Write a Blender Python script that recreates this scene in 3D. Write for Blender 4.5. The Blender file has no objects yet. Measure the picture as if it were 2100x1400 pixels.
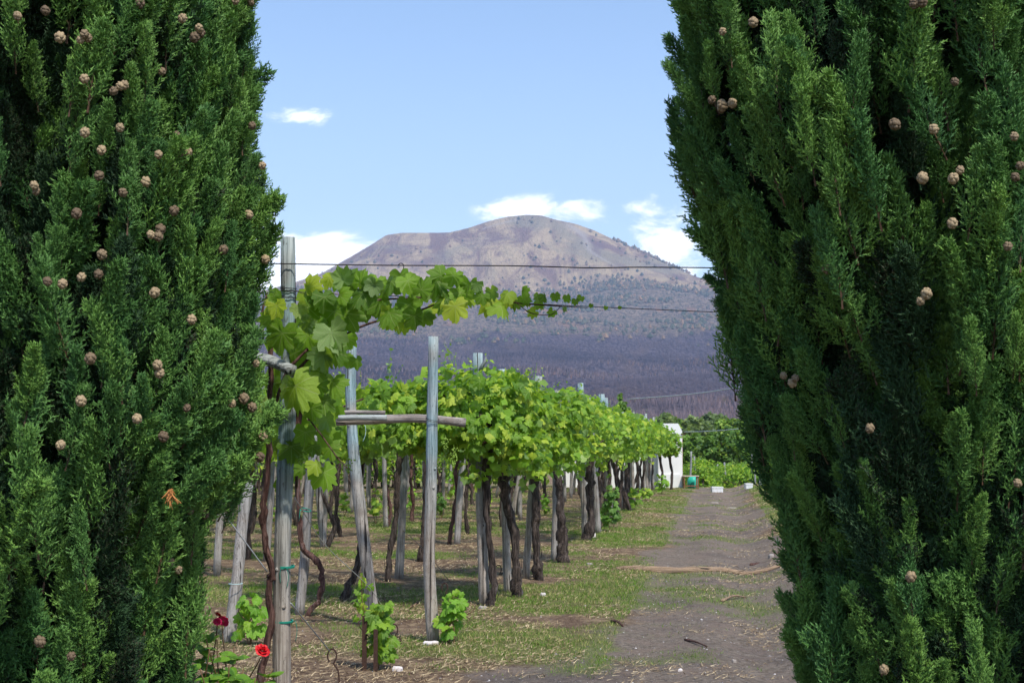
import bpy, math, random, time
import numpy as np
from mathutils import Vector, Matrix, Euler

T0 = time.time()
RNG = np.random.default_rng(7)
random.seed(7)
SC = bpy.context.scene
COL = SC.collection

# ------------------------------------------------------------------ camera
EYE = 1.55
FPX = 2917.0                       # focal length in photograph pixels (50 mm on 36 mm)
PITCH = math.atan((910 - 700) / FPX)
cam_data = bpy.data.cameras.new("camera")
cam_data.lens = 50.0
cam_data.sensor_width = 36.0
cam_data.clip_start = 0.05
cam_data.clip_end = 40000.0
cam_data.dof.use_dof = True
cam_data.dof.focus_distance = 8.0
cam_data.dof.aperture_fstop = 13.0
cam = bpy.data.objects.new("camera", cam_data)
COL.objects.link(cam)
cam.location = (0, 0, EYE)
cam.rotation_euler = (math.pi / 2 + PITCH, 0, 0)
SC.camera = cam

# ------------------------------------------------------------------ light
SUN_EL = math.radians(56)
SUN_AZ = math.radians(150)         # compass-like: 0 = +y (ahead), 90 = +x (right), 180 = behind
world = bpy.data.worlds.new("World")
SC.world = world
world.use_nodes = True
sun_data = bpy.data.lights.new("sun", 'SUN')
sun_data.energy = 3.2
sun_data.angle = math.radians(3.0)
sun_data.color = (1.0, 0.955, 0.88)
sun = bpy.data.objects.new("sun", sun_data)
COL.objects.link(sun)
sdir = Vector((math.sin(SUN_AZ) * math.cos(SUN_EL), math.cos(SUN_AZ) * math.cos(SUN_EL), math.sin(SUN_EL)))
sun.rotation_euler = sdir.to_track_quat('Z', 'Y').to_euler()
SC.view_settings.view_transform = 'Standard'
SC.view_settings.look = 'None'
SC.view_settings.exposure = 0.78
SC.view_settings.gamma = 1.0
SC.view_settings.use_curve_mapping = False
SC.cycles.max_bounces = 7
SC.cycles.diffuse_bounces = 3
SC.cycles.transmission_bounces = 4
SC.cycles.volume_bounces = 0
SC.cycles.use_denoising = True
SKY_STRENGTH = 0.135
HAZE = 1.0e-4


# ------------------------------------------------------------------ node helper
class NT:
    def __init__(s, tree):
        s.t = tree
        s.n = tree.nodes
        s.l = tree.links

    def new(s, typ, **kw):
        nd = s.n.new(typ)
        for k, v in kw.items():
            setattr(nd, k, v)
        return nd

    def put(s, sock, v):
        if hasattr(v, 'is_output') or isinstance(v, bpy.types.NodeSocket):
            s.l.new(v, sock)
        elif isinstance(v, (tuple, list)) and sock.type == 'RGBA' and len(v) == 3:
            sock.default_value = (*v, 1)
        else:
            sock.default_value = v

    def m(s, op, a, b=None, c=None, clamp=False):
        nd = s.new('ShaderNodeMath', operation=op, use_clamp=clamp)
        s.put(nd.inputs[0], a)
        if b is not None:
            s.put(nd.inputs[1], b)
        if c is not None:
            s.put(nd.inputs[2], c)
        return nd.outputs[0]

    def vm(s, op, a, b=None):
        nd = s.new('ShaderNodeVectorMath', operation=op)
        s.put(nd.inputs[0], a)
        if b is not None:
            s.put(nd.inputs[1], b)
        return nd.outputs[0]

    def xyz(s, v):
        nd = s.new('ShaderNodeSeparateXYZ')
        s.l.new(v, nd.inputs[0])
        return nd.outputs

    def comb(s, x, y, z):
        nd = s.new('ShaderNodeCombineXYZ')
        for i, v in enumerate((x, y, z)):
            s.put(nd.inputs[i], v)
        return nd.outputs[0]

    def noise(s, vec, scale, detail=4, rough=.55, dist=0.0, col=False):
        nd = s.new('ShaderNodeTexNoise')
        if vec is not None:
            s.l.new(vec, nd.inputs['Vector'])
        nd.inputs['Scale'].default_value = scale
        nd.inputs['Detail'].default_value = detail
        nd.inputs['Roughness'].default_value = rough
        nd.inputs['Distortion'].default_value = dist
        return nd.outputs['Color' if col else 'Fac']

    def ramp(s, v, lo, hi):
        nd = s.new('ShaderNodeMapRange', interpolation_type='SMOOTHSTEP')
        s.put(nd.inputs[0], v)
        nd.inputs[1].default_value = lo
        nd.inputs[2].default_value = hi
        return nd.outputs[0]

    def mix(s, f, a, b, mode='MIX'):
        nd = s.new('ShaderNodeMix', data_type='RGBA', blend_type=mode)
        s.put(nd.inputs[0], f)
        s.put(nd.inputs[6], a)
        s.put(nd.inputs[7], b)
        return nd.outputs[2]

    def mapping(s, vec, scale=(1, 1, 1), rot=(0, 0, 0), loc=(0, 0, 0)):
        nd = s.new('ShaderNodeMapping')
        s.l.new(vec, nd.inputs[0])
        nd.inputs['Scale'].default_value = scale
        nd.inputs['Rotation'].default_value = rot
        nd.inputs['Location'].default_value = loc
        return nd.outputs[0]

    def bump(s, h, strength=.5, dist=.01):
        nd = s.new('ShaderNodeBump')
        nd.inputs['Strength'].default_value = strength
        nd.inputs['Distance'].default_value = dist
        s.l.new(h, nd.inputs['Height'])
        return nd.outputs[0]

    def coord(s, which='Object'):
        return s.new('ShaderNodeTexCoord').outputs[which]

    def attr(s, name):
        return s.new('ShaderNodeAttribute', attribute_name=name).outputs


def material(name, base_rough=.8):
    m = bpy.data.materials.new(name)
    m.use_nodes = True
    nt = NT(m.node_tree)
    nt.n.clear()
    out = nt.new('ShaderNodeOutputMaterial')
    bs = nt.new('ShaderNodeBsdfPrincipled')
    bs.inputs['Roughness'].default_value = base_rough
    bs.inputs['Specular IOR Level'].default_value = .25
    nt.l.new(bs.outputs[0], out.inputs[0])
    return m, nt, bs, out


# ------------------------------------------------------------------ sky with clouds
def build_sky():
    nt = NT(world.node_tree)
    nt.n.clear()
    out = nt.new('ShaderNodeOutputWorld')
    bg = nt.new('ShaderNodeBackground')
    bg.inputs[1].default_value = SKY_STRENGTH
    sky = nt.new('ShaderNodeTexSky')
    sky.sky_type = 'NISHITA'
    sky.sun_disc = False
    sky.sun_elevation = SUN_EL
    sky.sun_rotation = SUN_AZ
    sky.altitude = 200
    sky.air_density = 1.0
    sky.dust_density = 0.6
    sky.ozone_density = 1.6
    d = nt.coord('Generated')
    x, y, z = nt.xyz(d)
    # cloud sheet: direction projected, so shapes go on all round the horizon
    az = nt.m('ARCTAN2', x, y)
    el = nt.m('ARCSINE', z)
    p = nt.comb(nt.m('MULTIPLY', az, 1.3), nt.m('MULTIPLY', el, 2.6), 0.0)
    n1 = nt.noise(p, 17.0, 9, .62, .4)
    n2 = nt.noise(p, 3.1, 3, .5)
    # the cumulus and wisps seen from the vineyard, as banks in the sky
    banks = [  # azimuth, elevation, width, height, amount  (photograph px -> angles)
        (-.134, .131, .040, .0145, .70), (-.165, .112, .030, .024, .62), (.065, .166, .046, .0095, .56),
        (.004, .164, .028, .0075, .56), (.106, .141, .026, .014, .62), (.122, .118, .03, .012, .5),
        (-.149, .227, .020, .007, .60), (-.172, .155, .012, .010, .30), (.45, .14, .16, .05, .5), (-.5, .12, .2, .045, .5),
        (.9, .1, .2, .05, .45), (-1.1, .13, .25, .06, .5), (1.7, .12, .3, .06, .5), (-1.9, .12, .3, .06, .5), (2.7, .15, .3, .06, .45)]
    tot = None
    for (a, e, w, h, k) in banks:
        dx = nt.m('DIVIDE', nt.m('SUBTRACT', az, a), w)
        dy = nt.m('DIVIDE', nt.m('SUBTRACT', el, e), h)
        r2 = nt.m('ADD', nt.m('MULTIPLY', dx, dx), nt.m('MULTIPLY', dy, dy))
        g = nt.m('MULTIPLY', nt.m('EXPONENT', nt.m('MULTIPLY', r2, -1.0)), k)
        tot = g if tot is None else nt.m('ADD', tot, g)
    v = nt.m('ADD', nt.m('ADD', tot, nt.m('MULTIPLY', nt.m('SUBTRACT', n1, .5), 2.3)), nt.m('MULTIPLY', nt.m('SUBTRACT', n2, .5), .25))
    cloud = nt.m('MULTIPLY', nt.ramp(v, .18, .62), nt.ramp(tot, .05, .22))
    veil = nt.m('MULTIPLY', nt.ramp(el, .36, .02), .14)
    skyc = nt.mix(1.0, sky.outputs[0], (.92, .98, 1.0), 'MULTIPLY')
    c = nt.mix(veil, skyc, (7.2, 8.0, 9.2))
    c = nt.mix(nt.m('MULTIPLY', cloud, .9), c, (9.0, 9.2, 9.5))
    nt.l.new(c, bg.inputs[0])
    nt.l.new(bg.outputs[0], out.inputs[0])


build_sky()


# ------------------------------------------------------------------ picture <-> place
CP, SP = math.cos(PITCH), math.sin(PITCH)


def ray(px, py):
    u = (px - 1050) / FPX
    v = (700 - py) / FPX
    return Vector((u, CP - v * SP, SP + v * CP))


def at(px, py, d):
    r = ray(px, py)
    k = d / r.y
    return Vector((r.x * k, d, EYE + r.z * k))


def ground_px(px, py):
    r = ray(px, py)
    k = -EYE / r.z
    return Vector((r.x * k, r.y * k, 0.0))


# ------------------------------------------------------------------ numpy noise
_TAB = np.random.default_rng(3).random((8, 256, 256))


def vnoise(x, y, seed=0):
    t = _TAB[seed % 8]
    xi = np.floor(x).astype(int)
    yi = np.floor(y).astype(int)
    fx = x - xi
    fy = y - yi
    fx = fx * fx * (3 - 2 * fx)
    fy = fy * fy * (3 - 2 * fy)
    a = t[xi & 255, yi & 255]
    b = t[(xi + 1) & 255, yi & 255]
    c = t[xi & 255, (yi + 1) & 255]
    d = t[(xi + 1) & 255, (yi + 1) & 255]
    return (a * (1 - fx) + b * fx) * (1 - fy) + (c * (1 - fx) + d * fx) * fy


def fbm(x, y, seed=0, oct=4, rough=.5):
    s = 0
    a = 1.0
    tot = 0
    for k in range(oct):
        s = s + a * vnoise(x * 2 ** k + 17.3 * k, y * 2 ** k + 5.1 * k, seed + k)
        tot += a
        a *= rough
    return s / tot


# ------------------------------------------------------------------ the lie of the land
def path_left(y):
    return -1.0 + .145 * y


def hgt(x, y):
    x = np.asarray(x, float)
    y = np.asarray(y, float)
    h = .035 * (fbm(x * .5, y * .5, 1, 3) - .5) + .032 * (fbm(x * 2.2, y * 2.2, 2, 4) - .5)
    u = x - path_left(y)
    # a shallow rut on the track's right and a low berm beyond it
    rut = -.07 * np.exp(-((u - 1.35) / .34) ** 2) - .035 * np.exp(-((u - .45) / .3) ** 2)
    berm = .12 * np.exp(-((u - 2.15) / .35) ** 2)
    h = h + np.where(y > 3, (rut + berm) * np.clip((y - 3) / 6, 0, 1), 0)
    # crest, then the ground falls away beyond the white building
    t = np.clip((y - 52.5) / 7, 0, 1)
    h = h - 1.6 * t * t * (3 - 2 * t)
    return h


def gz(x, y):
    return float(hgt(x, y))


# ------------------------------------------------------------------ object helpers
def mesh_from(name, V, F, mat=None, smooth=False, attrs=None):
    """V (n,3) array, F (m,k) array or list of them"""
    me = bpy.data.meshes.new(name)
    V = np.asarray(V, np.float32)
    if isinstance(F, np.ndarray):
        F = [F]
    F = [f for f in F if len(f)]
    nl = sum(f.size for f in F)
    npoly = sum(len(f) for f in F)
    me.vertices.add(len(V))
    me.vertices.foreach_set('co', V.ravel())
    me.loops.add(nl)
    me.loops.foreach_set('vertex_index', np.concatenate([f.ravel() for f in F]).astype(np.int32))
    me.polygons.add(npoly)
    starts, s = [], 0
    for f in F:
        starts.append(s + np.arange(len(f)) * f.shape[1])
        s += f.size
    me.polygons.foreach_set('loop_start', np.concatenate(starts).astype(np.int32))
    me.polygons.foreach_set('use_smooth', np.full(npoly, bool(smooth)))
    for k, a in (attrs or {}).items():
        at_ = me.attributes.new(k, 'FLOAT', 'POINT')
        at_.data.foreach_set('value', np.asarray(a, np.float32))
    me.update(calc_edges=True)
    me.validate()
    if mat:
        me.materials.append(mat)
    return me


def tag(o, label=None, cat=None, group=None, kind=None):
    if label:
        o['label'] = label
    if cat:
        o['category'] = cat
    if group:
        o['group'] = group
    if kind:
        o['kind'] = kind
    return o


def link(name, me, parent=None, loc=None, mw=None):
    """me's coordinates are local to the new object; mw = its local matrix"""
    o = bpy.data.objects.new(name, me)
    COL.objects.link(o)
    if parent is not None:
        o.parent = parent
    if loc is not None:
        o.location = loc
    if mw is not None:
        o.matrix_basis = mw
    return o


def empty(name, loc, label, cat, group=None):
    o = bpy.data.objects.new(name, None)
    o.empty_display_size = .1
    COL.objects.link(o)
    o.location = loc
    return tag(o, label, cat, group)


class MB:
    """collects pieces into one mesh"""
    def __init__(s):
        s.V, s.F3, s.F4, s.n, s.T = [], [], [], 0, []

    def add(s, V, F, tint=0.0):
        V = np.asarray(V, float)
        F = np.asarray(F, int)
        s.V.append(V)
        (s.F3 if F.shape[1] == 3 else s.F4).append(F + s.n)
        s.T.append(np.full(len(V), tint) if np.isscalar(tint) else np.asarray(tint))
        s.n += len(V)

    def mesh(s, name, mat, smooth=False, off=(0, 0, 0)):
        V = np.concatenate(s.V) - np.asarray(off, float)
        F = [np.concatenate(f) for f in (s.F3, s.F4) if f]
        return mesh_from(name, V, F, mat, smooth, {'tint': np.concatenate(s.T)})


def tube(P, R, n=10, wob=0.0, seed=0, grooves=0.0, cap=True, twist=0.0, flat=1.0):
    """closed tube along points P with radii R: returns V, F4 and cap tris as quads list"""
    P = np.asarray(P, float)
    m = len(P)
    R = np.full(m, R, float) if np.isscalar(R) else np.asarray(R, float)
    T = np.gradient(P, axis=0)
    T /= np.linalg.norm(T, axis=1)[:, None] + 1e-9
    ref = np.array([1.0, 0, 0]) if abs(T[0][0]) < .8 else np.array([0, 1.0, 0])
    V = []
    rg = np.random.default_rng(seed + 11)
    gr = rg.random(n)
    ph = rg.random(8) * 6.28
    for i in range(m):
        a = ref - T[i] * ref.dot(T[i])
        a /= np.linalg.norm(a)
        b = np.cross(T[i], a)
        ref = a
        th = np.arange(n) / n * 2 * math.pi + twist * i
        r = R[i] * (1 + wob * (np.sin(2 * th + ph[0] + i * .7) * .5 + np.sin(3 * th + ph[1] - i * .9) * .4 + .4 * math.sin(i * 1.3 + ph[2])))
        r = r * (1 - grooves * gr ** 3 * (0.7 + .3 * np.sin(i * 1.1 + ph[3] + th)))
        V.append(P[i] + np.cos(th)[:, None] * a * r[:, None] + np.sin(th)[:, None] * b * (r * flat)[:, None])
    V = np.concatenate(V)
    idx = np.arange(n)
    F = []
    for i in range(m - 1):
        F.append(np.stack([i * n + idx, i * n + (idx + 1) % n, (i + 1) * n + (idx + 1) % n, (i + 1) * n + idx], 1))
    F4 = np.concatenate(F)
    F3 = np.zeros((0, 3), int)
    if cap:
        V = np.concatenate([V, P[:1], P[-1:]])
        c0, c1 = m * n, m * n + 1
        F3 = np.concatenate([np.stack([np.full(n, c0), (idx + 1) % n, idx], 1),
                             np.stack([np.full(n, c1), (m - 1) * n + idx, (m - 1) * n + (idx + 1) % n], 1)])
    return V, F4, F3


def add_tube(mb, P, R, n=10, tint=0.0, **kw):
    V, F4, F3 = tube(P, R, n, **kw)
    b = mb.n
    mb.add(V, F4, tint)
    if len(F3):
        mb.F3.append(F3 + b)


def smooth_path(P, k=6):
    """Catmull-Rom through the points"""
    P = [np.asarray(p, float) for p in P]
    if len(P) < 3:
        return np.linspace(P[0], P[-1], k + 1)
    Q = [2 * P[0] - P[1]] + P + [2 * P[-1] - P[-2]]
    out = []
    for i in range(1, len(Q) - 2):
        for t in np.linspace(0, 1, k, endpoint=False):
            a, b, c, d = Q[i - 1], Q[i], Q[i + 1], Q[i + 2]
            out.append(.5 * ((2 * b) + (c - a) * t + (2 * a - 5 * b + 4 * c - d) * t * t + (3 * b - a - 3 * c + d) * t ** 3))
    out.append(P[-1])
    return np.array(out)


def box(mb, x0, x1, y0, y1, z0, z1, tint=0.0):
    V = np.array([[x, y, z] for z in (z0, z1) for y in (y0, y1) for x in (x0, x1)])
    F = np.array([[0, 2, 3, 1], [4, 5, 7, 6], [0, 1, 5, 4], [2, 6, 7, 3], [0, 4, 6, 2], [1, 3, 7, 5]])
    mb.add(V, F, tint)
# ------------------------------------------------------------------ materials
def rnd(nt):
    """per-object random plus the per-piece tint, wrapped to 0..1"""
    r = nt.new('ShaderNodeObjectInfo').outputs['Random']
    return nt.m('FRACT', nt.m('ADD', r, nt.attr('tint')[2]))


def mat_wood(name, dark=(.12, .095, .075), light=(.44, .385, .33), blue=.5, scale=1.0, lying=False):
    m, nt, bs, out = material(name, .85)
    c = nt.coord('Object')
    if lying:                      # grain runs along x on a lying piece
        x_, y_, z_ = nt.xyz(c)
        c = nt.comb(y_, z_, x_)
    g = nt.noise(nt.mapping(c, (70 * scale, 70 * scale, 2.2)), 1.0, 6, .6, .3)
    g2 = nt.noise(nt.mapping(c, (190 * scale, 190 * scale, 5)), 1.0, 3, .6)
    blot = nt.noise(c, 6.0, 5, .6)
    v = nt.m('ADD', nt.m('MULTIPLY', g, .65), nt.m('MULTIPLY', g2, .35))
    col = nt.mix(nt.ramp(v, .34, .60), dark, light)
    col = nt.mix(nt.m('MULTIPLY', nt.ramp(blot, .45, .72), .6), col, (.19, .135, .10))
    # copper-sulphate stain, strongest at the middle and top of the post
    z = nt.xyz(c)[2]
    st = nt.m('MULTIPLY', nt.ramp(z, .75, 1.7), nt.ramp(nt.noise(c, 2.3, 3, .5), .30, .62))
    st = nt.m('MULTIPLY', st, blue)
    col = nt.mix(st, col, nt.mix(nt.ramp(v, .35, .62), (.10, .20, .225), (.30, .47, .52)))
    crack = nt.ramp(nt.noise(nt.mapping(c, (38 * scale, 38 * scale, .8)), 1.0, 2, .4, .1), .34, .31)
    col = nt.mix(crack, col, (.035, .028, .024))
    spk = nt.ramp(nt.noise(nt.mapping(c, (110, 110, 28)), 1.0, 4, .6), .58, .68)
    col = nt.mix(nt.m('MULTIPLY', spk, .7), col, (.07, .06, .05))
    nt.l.new(col, bs.inputs['Base Color'])
    hh = nt.m('SUBTRACT', v, nt.m('MULTIPLY', crack, .8))
    nt.l.new(nt.bump(hh, .8, .012), bs.inputs['Normal'])
    return m


def mat_bark(name, a=(.022, .015, .012), b=(.13, .098, .082)):
    m, nt, bs, out = material(name, .9)
    c = nt.coord('Object')
    g = nt.noise(nt.mapping(c, (60, 60, 6)), 1.0, 6, .65, .8)
    h = nt.noise(nt.mapping(c, (22, 22, 3)), 1.0, 4, .6, .5)
    col = nt.mix(nt.ramp(g, .38, .68), a, b)
    col = nt.mix(nt.m('MULTIPLY', nt.ramp(h, .6, .72), .55), col, (.25, .22, .20))
    nt.l.new(col, bs.inputs['Base Color'])
    nt.l.new(nt.bump(nt.m('ADD', g, nt.m('MULTIPLY', h, .8)), 1.0, .022), bs.inputs['Normal'])
    return m


def mat_leaf(name, ca, cb, cy, under, trans=.42, veins=True, yellow=(.72, .95)):
    m, nt, bs, out = material(name, .5)
    bs.inputs['Specular IOR Level'].default_value = .35
    r = rnd(nt)
    col = nt.mix(nt.ramp(r, .0, .72), ca, cb)
    col = nt.mix(nt.ramp(r, *yellow), col, cy)
    blot = nt.noise(nt.coord('Object'), 28.0, 3, .6)
    col = nt.mix(nt.m('MULTIPLY', nt.ramp(blot, .45, .75), .28), col, cy)
    if veins:
        x, y, z = nt.xyz(nt.coord('UV'))
        x = nt.m('ABSOLUTE', nt.m('SUBTRACT', x, .5))
        y = nt.m('SUBTRACT', y, .3)
        d = None
        for ang in (0, 52, 105):
            a = math.radians(ang)
            sx, cy_ = math.sin(a), math.cos(a)
            cr = nt.m('ABSOLUTE', nt.m('SUBTRACT', nt.m('MULTIPLY', x, cy_), nt.m('MULTIPLY', y, sx)))
            fw = nt.m('ADD', nt.m('MULTIPLY', x, sx), nt.m('MULTIPLY', y, cy_))
            cr = nt.m('ADD', cr, nt.m('MULTIPLY', nt.m('LESS_THAN', fw, 0.0), 1.0))
            d = cr if d is None else nt.m('MINIMUM', d, cr)
        vein = nt.ramp(d, .016, .005)
        col = nt.mix(nt.m('MULTIPLY', vein, .5), col, (.42, .50, .18))
    back = nt.new('ShaderNodeNewGeometry').outputs['Backfacing']
    fcol = nt.mix(nt.m('MULTIPLY', back, .62), col, under)
    nt.l.new(fcol, bs.inputs['Base Color'])
    nt.l.new(nt.bump(blot, .25, .02), bs.inputs['Normal'])
    tr = nt.new('ShaderNodeBsdfTranslucent')
    nt.l.new(nt.mix(.5, col, (.42, .62, .02)), tr.inputs[0])
    ms = nt.new('ShaderNodeMixShader')
    ms.inputs[0].default_value = trans
    nt.l.new(bs.outputs[0], ms.inputs[1])
    nt.l.new(tr.outputs[0], ms.inputs[2])
    nt.l.new(ms.outputs[0], out.inputs[0])
    return m


def mat_plain(name, col, rough=.7, metal=0.0, var=0.0, scale=20.0, col2=None, bump=0.0):
    m, nt, bs, out = material(name, rough)
    bs.inputs['Metallic'].default_value = metal
    n = nt.noise(nt.coord('Object'), scale, 5, .6)
    c2 = col2 or tuple(c * .55 for c in col)
    c = nt.mix(nt.m('MULTIPLY', nt.ramp(n, .3, .7), max(var, .25)), col, c2)
    nt.l.new(c, bs.inputs['Base Color'])
    if bump:
        nt.l.new(nt.bump(n, .5, bump), bs.inputs['Normal'])
    return m


def mat_blades(name, stops, trans=.25):
    m, nt, bs, out = material(name, .7)
    r = rnd(nt)
    cr = nt.new('ShaderNodeValToRGB')
    while len(cr.color_ramp.elements) < len(stops):
        cr.color_ramp.elements.new(.5)
    for e, (p, c) in zip(cr.color_ramp.elements, stops):
        e.position = p
        e.color = (*c, 1)
    nt.l.new(r, cr.inputs[0])
    nt.l.new(cr.outputs[0], bs.inputs['Base Color'])
    if trans:
        tr = nt.new('ShaderNodeBsdfTranslucent')
        nt.l.new(cr.outputs[0], tr.inputs[0])
        ms = nt.new('ShaderNodeMixShader')
        ms.inputs[0].default_value = trans
        nt.l.new(bs.outputs[0], ms.inputs[1])
        nt.l.new(tr.outputs[0], ms.inputs[2])
        nt.l.new(ms.outputs[0], out.inputs[0])
    return m


M = {}
M['post'] = mat_wood('weathered_post_wood', blue=.75)
M['post_grey'] = mat_wood('grey_post_wood', (.13, .115, .10), (.36, .335, .31), .3)
M['beam'] = mat_wood('split_beam_wood', (.08, .065, .055), (.38, .335, .30), .0, lying=True)
M['beam_blue'] = mat_wood('bluish_beam_wood', (.12, .13, .12), (.42, .45, .43), .0, lying=True)
M['log'] = mat_wood('log_wood', (.12, .078, .048), (.34, .235, .15), 0, lying=True)
M['bark'] = mat_bark('vine_bark')
M['bark_red'] = mat_bark('vine_bark_reddish', (.05, .022, .017), (.19, .105, .085))
M['bark_tree'] = mat_bark('tree_bark', (.03, .022, .016), (.13, .10, .08))
M['cane'] = mat_plain('vine_cane', (.16, .085, .045), .6, 0, .4, 30, (.10, .09, .03))
M['leaf'] = mat_leaf('vine_leaf', (.075, .18, .016), (.20, .38, .03), (.42, .52, .04), (.32, .44, .2), .54)
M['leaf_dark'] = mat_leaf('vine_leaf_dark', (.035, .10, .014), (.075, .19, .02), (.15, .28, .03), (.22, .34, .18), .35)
M['leaf_canopy'] = mat_leaf('canopy_leaf', (.075, .19, .018), (.24, .44, .035), (.48, .58, .06), (.32, .46, .20), .48, yellow=(.66, .95))
M['leaf_young'] = mat_leaf('young_vine_leaf', (.12, .30, .02), (.20, .42, .03), (.30, .48, .04), (.3, .44, .2), .45)
M['leaf_far'] = mat_leaf('far_vine_leaf', (.07, .18, .015), (.17, .34, .025), (.34, .46, .05), (.25, .38, .15), .4, veins=False)
M['tree_leaf'] = mat_leaf('broad_tree_leaf', (.045, .115, .02), (.16, .30, .035), (.30, .42, .06), (.12, .2, .09), .3, veins=False)
M['tree_leaf_pale'] = mat_leaf('pale_tree_leaf', (.06, .10, .04), (.12, .18, .06), (.2, .26, .07), (.18, .24, .14), .3, veins=False)
M['rose_leaf'] = mat_leaf('rose_leaf', (.07, .18, .02), (.16, .33, .03), (.22, .36, .05), (.2, .3, .15), .35, veins=False)
M['cone'] = mat_plain('cypress_cone', (.38, .285, .165), .65, 0, .5, 40, (.19, .13, .08), .004)
def _vary_cone():
    m = M['cone']
    nt = NT(m.node_tree)
    bs = [n for n in m.node_tree.nodes if n.type == 'BSDF_PRINCIPLED'][0]
    src = bs.inputs['Base Color'].links[0].from_socket
    r = nt.new('ShaderNodeObjectInfo').outputs['Random']
    nt.l.new(nt.mix(nt.ramp(r, .2, .9), src, (.13, .09, .055)), bs.inputs['Base Color'])


_vary_cone()
M['dead_sprig'] = mat_plain('dead_cypress_sprig', (.52, .22, .07), .8)
M['wire_dark'] = mat_plain('dark_wire', (.035, .03, .03), .5, .6)
M['wire_light'] = mat_plain('galvanised_wire', (.55, .56, .58), .4, .5)
M['iron'] = mat_plain('rusty_iron', (.075, .040, .028), .85, .2, .5, 60, (.03, .02, .016))
M['tie'] = mat_plain('green_twine', (.012, .24, .17), .6)
M['tie_pale'] = mat_plain('pale_string', (.45, .62, .60), .6)
M['plaster'] = mat_plain('white_plaster', (.80, .79, .77), .9, 0, .35, 1.3, (.62, .61, .58), .01)
M['stone'] = mat_plain('pale_stone', (.34, .30, .27), .9, 0, .5, 30, (.3, .26, .22), .01)
M['white_stone'] = mat_plain('white_stone', (.70, .64, .62), .8, 0, .4, 12, (.5, .43, .4), .01)
M['crate'] = mat_plain('white_crate', (.78, .78, .78), .6, 0, .3, 2)
M['table_wood'] = mat_plain('table_wood', (.22, .10, .05), .7, 0, .4, 20)
M['green_plastic'] = mat_plain('green_plastic', (.03, .42, .30), .4)
M['rose_red'] = mat_plain('red_petal', (.62, .008, .014), .5, 0, .4, 25, (.22, .002, .006))
M['rose_pink'] = mat_plain('pink_petal', (.90, .03, .14), .5, 0, .3, 25, (.55, .01, .05))
M['grape'] = mat_plain('green_grape', (.26, .40, .06), .35)
M['grass'] = mat_blades('grass_blade', [(0, (.085, .16, .018)), (.3, (.15, .27, .03)), (.6, (.24, .36, .05)), (.78, (.34, .38, .10)), (1, (.44, .36, .16))])
M['straw'] = mat_blades('straw', [(0, (.17, .11, .06)), (.35, (.31, .22, .125)), (.75, (.46, .35, .20)), (1, (.60, .48, .31))], .1)
M['pebble'] = mat_blades('pebble', [(0, (.06, .055, .055)), (.6, (.16, .14, .135)), (.85, (.3, .27, .25)), (1, (.55, .52, .5))], 0)
M['flower'] = mat_plain('yellow_petal', (.75, .55, .02), .6)


def mat_cypress():
    m, nt, bs, out = material('cypress_foliage', .6)
    bs.inputs['Specular IOR Level'].default_value = .3
    r = nt.new('ShaderNodeObjectInfo').outputs['Random']
    t = nt.attr('tint')[2]          # 0 woody stem .. 1 young tip
    a = nt.mix(r, (.022, .070, .026), (.042, .115, .028))
    b = nt.mix(r, (.080, .205, .050), (.210, .385, .070))
    col = nt.mix(nt.ramp(t, .25, 1.0), a, b)
    col = nt.mix(nt.ramp(t, .2, .05), col, (.11, .06, .035))
    nt.l.new(col, bs.inputs['Base Color'])
    tr = nt.new('ShaderNodeBsdfTranslucent')
    nt.l.new(nt.mix(.5, col, (.10, .22, .02)), tr.inputs[0])
    ms = nt.new('ShaderNodeMixShader')
    ms.inputs[0].default_value = .12
    nt.l.new(bs.outputs[0], ms.inputs[1])
    nt.l.new(tr.outputs[0], ms.inputs[2])
    nt.l.new(ms.outputs[0], out.inputs[0])
    return m


M['cypress'] = mat_cypress()
M['cypress_inner'] = mat_blades('inner_twigs_gap_shade', [(0, (.034, .030, .016)), (.25, (.022, .052, .020)), (1, (.036, .085, .028))], 0)  # dark inner twig tones, with the shade of the crown's gaps painted in


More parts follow.
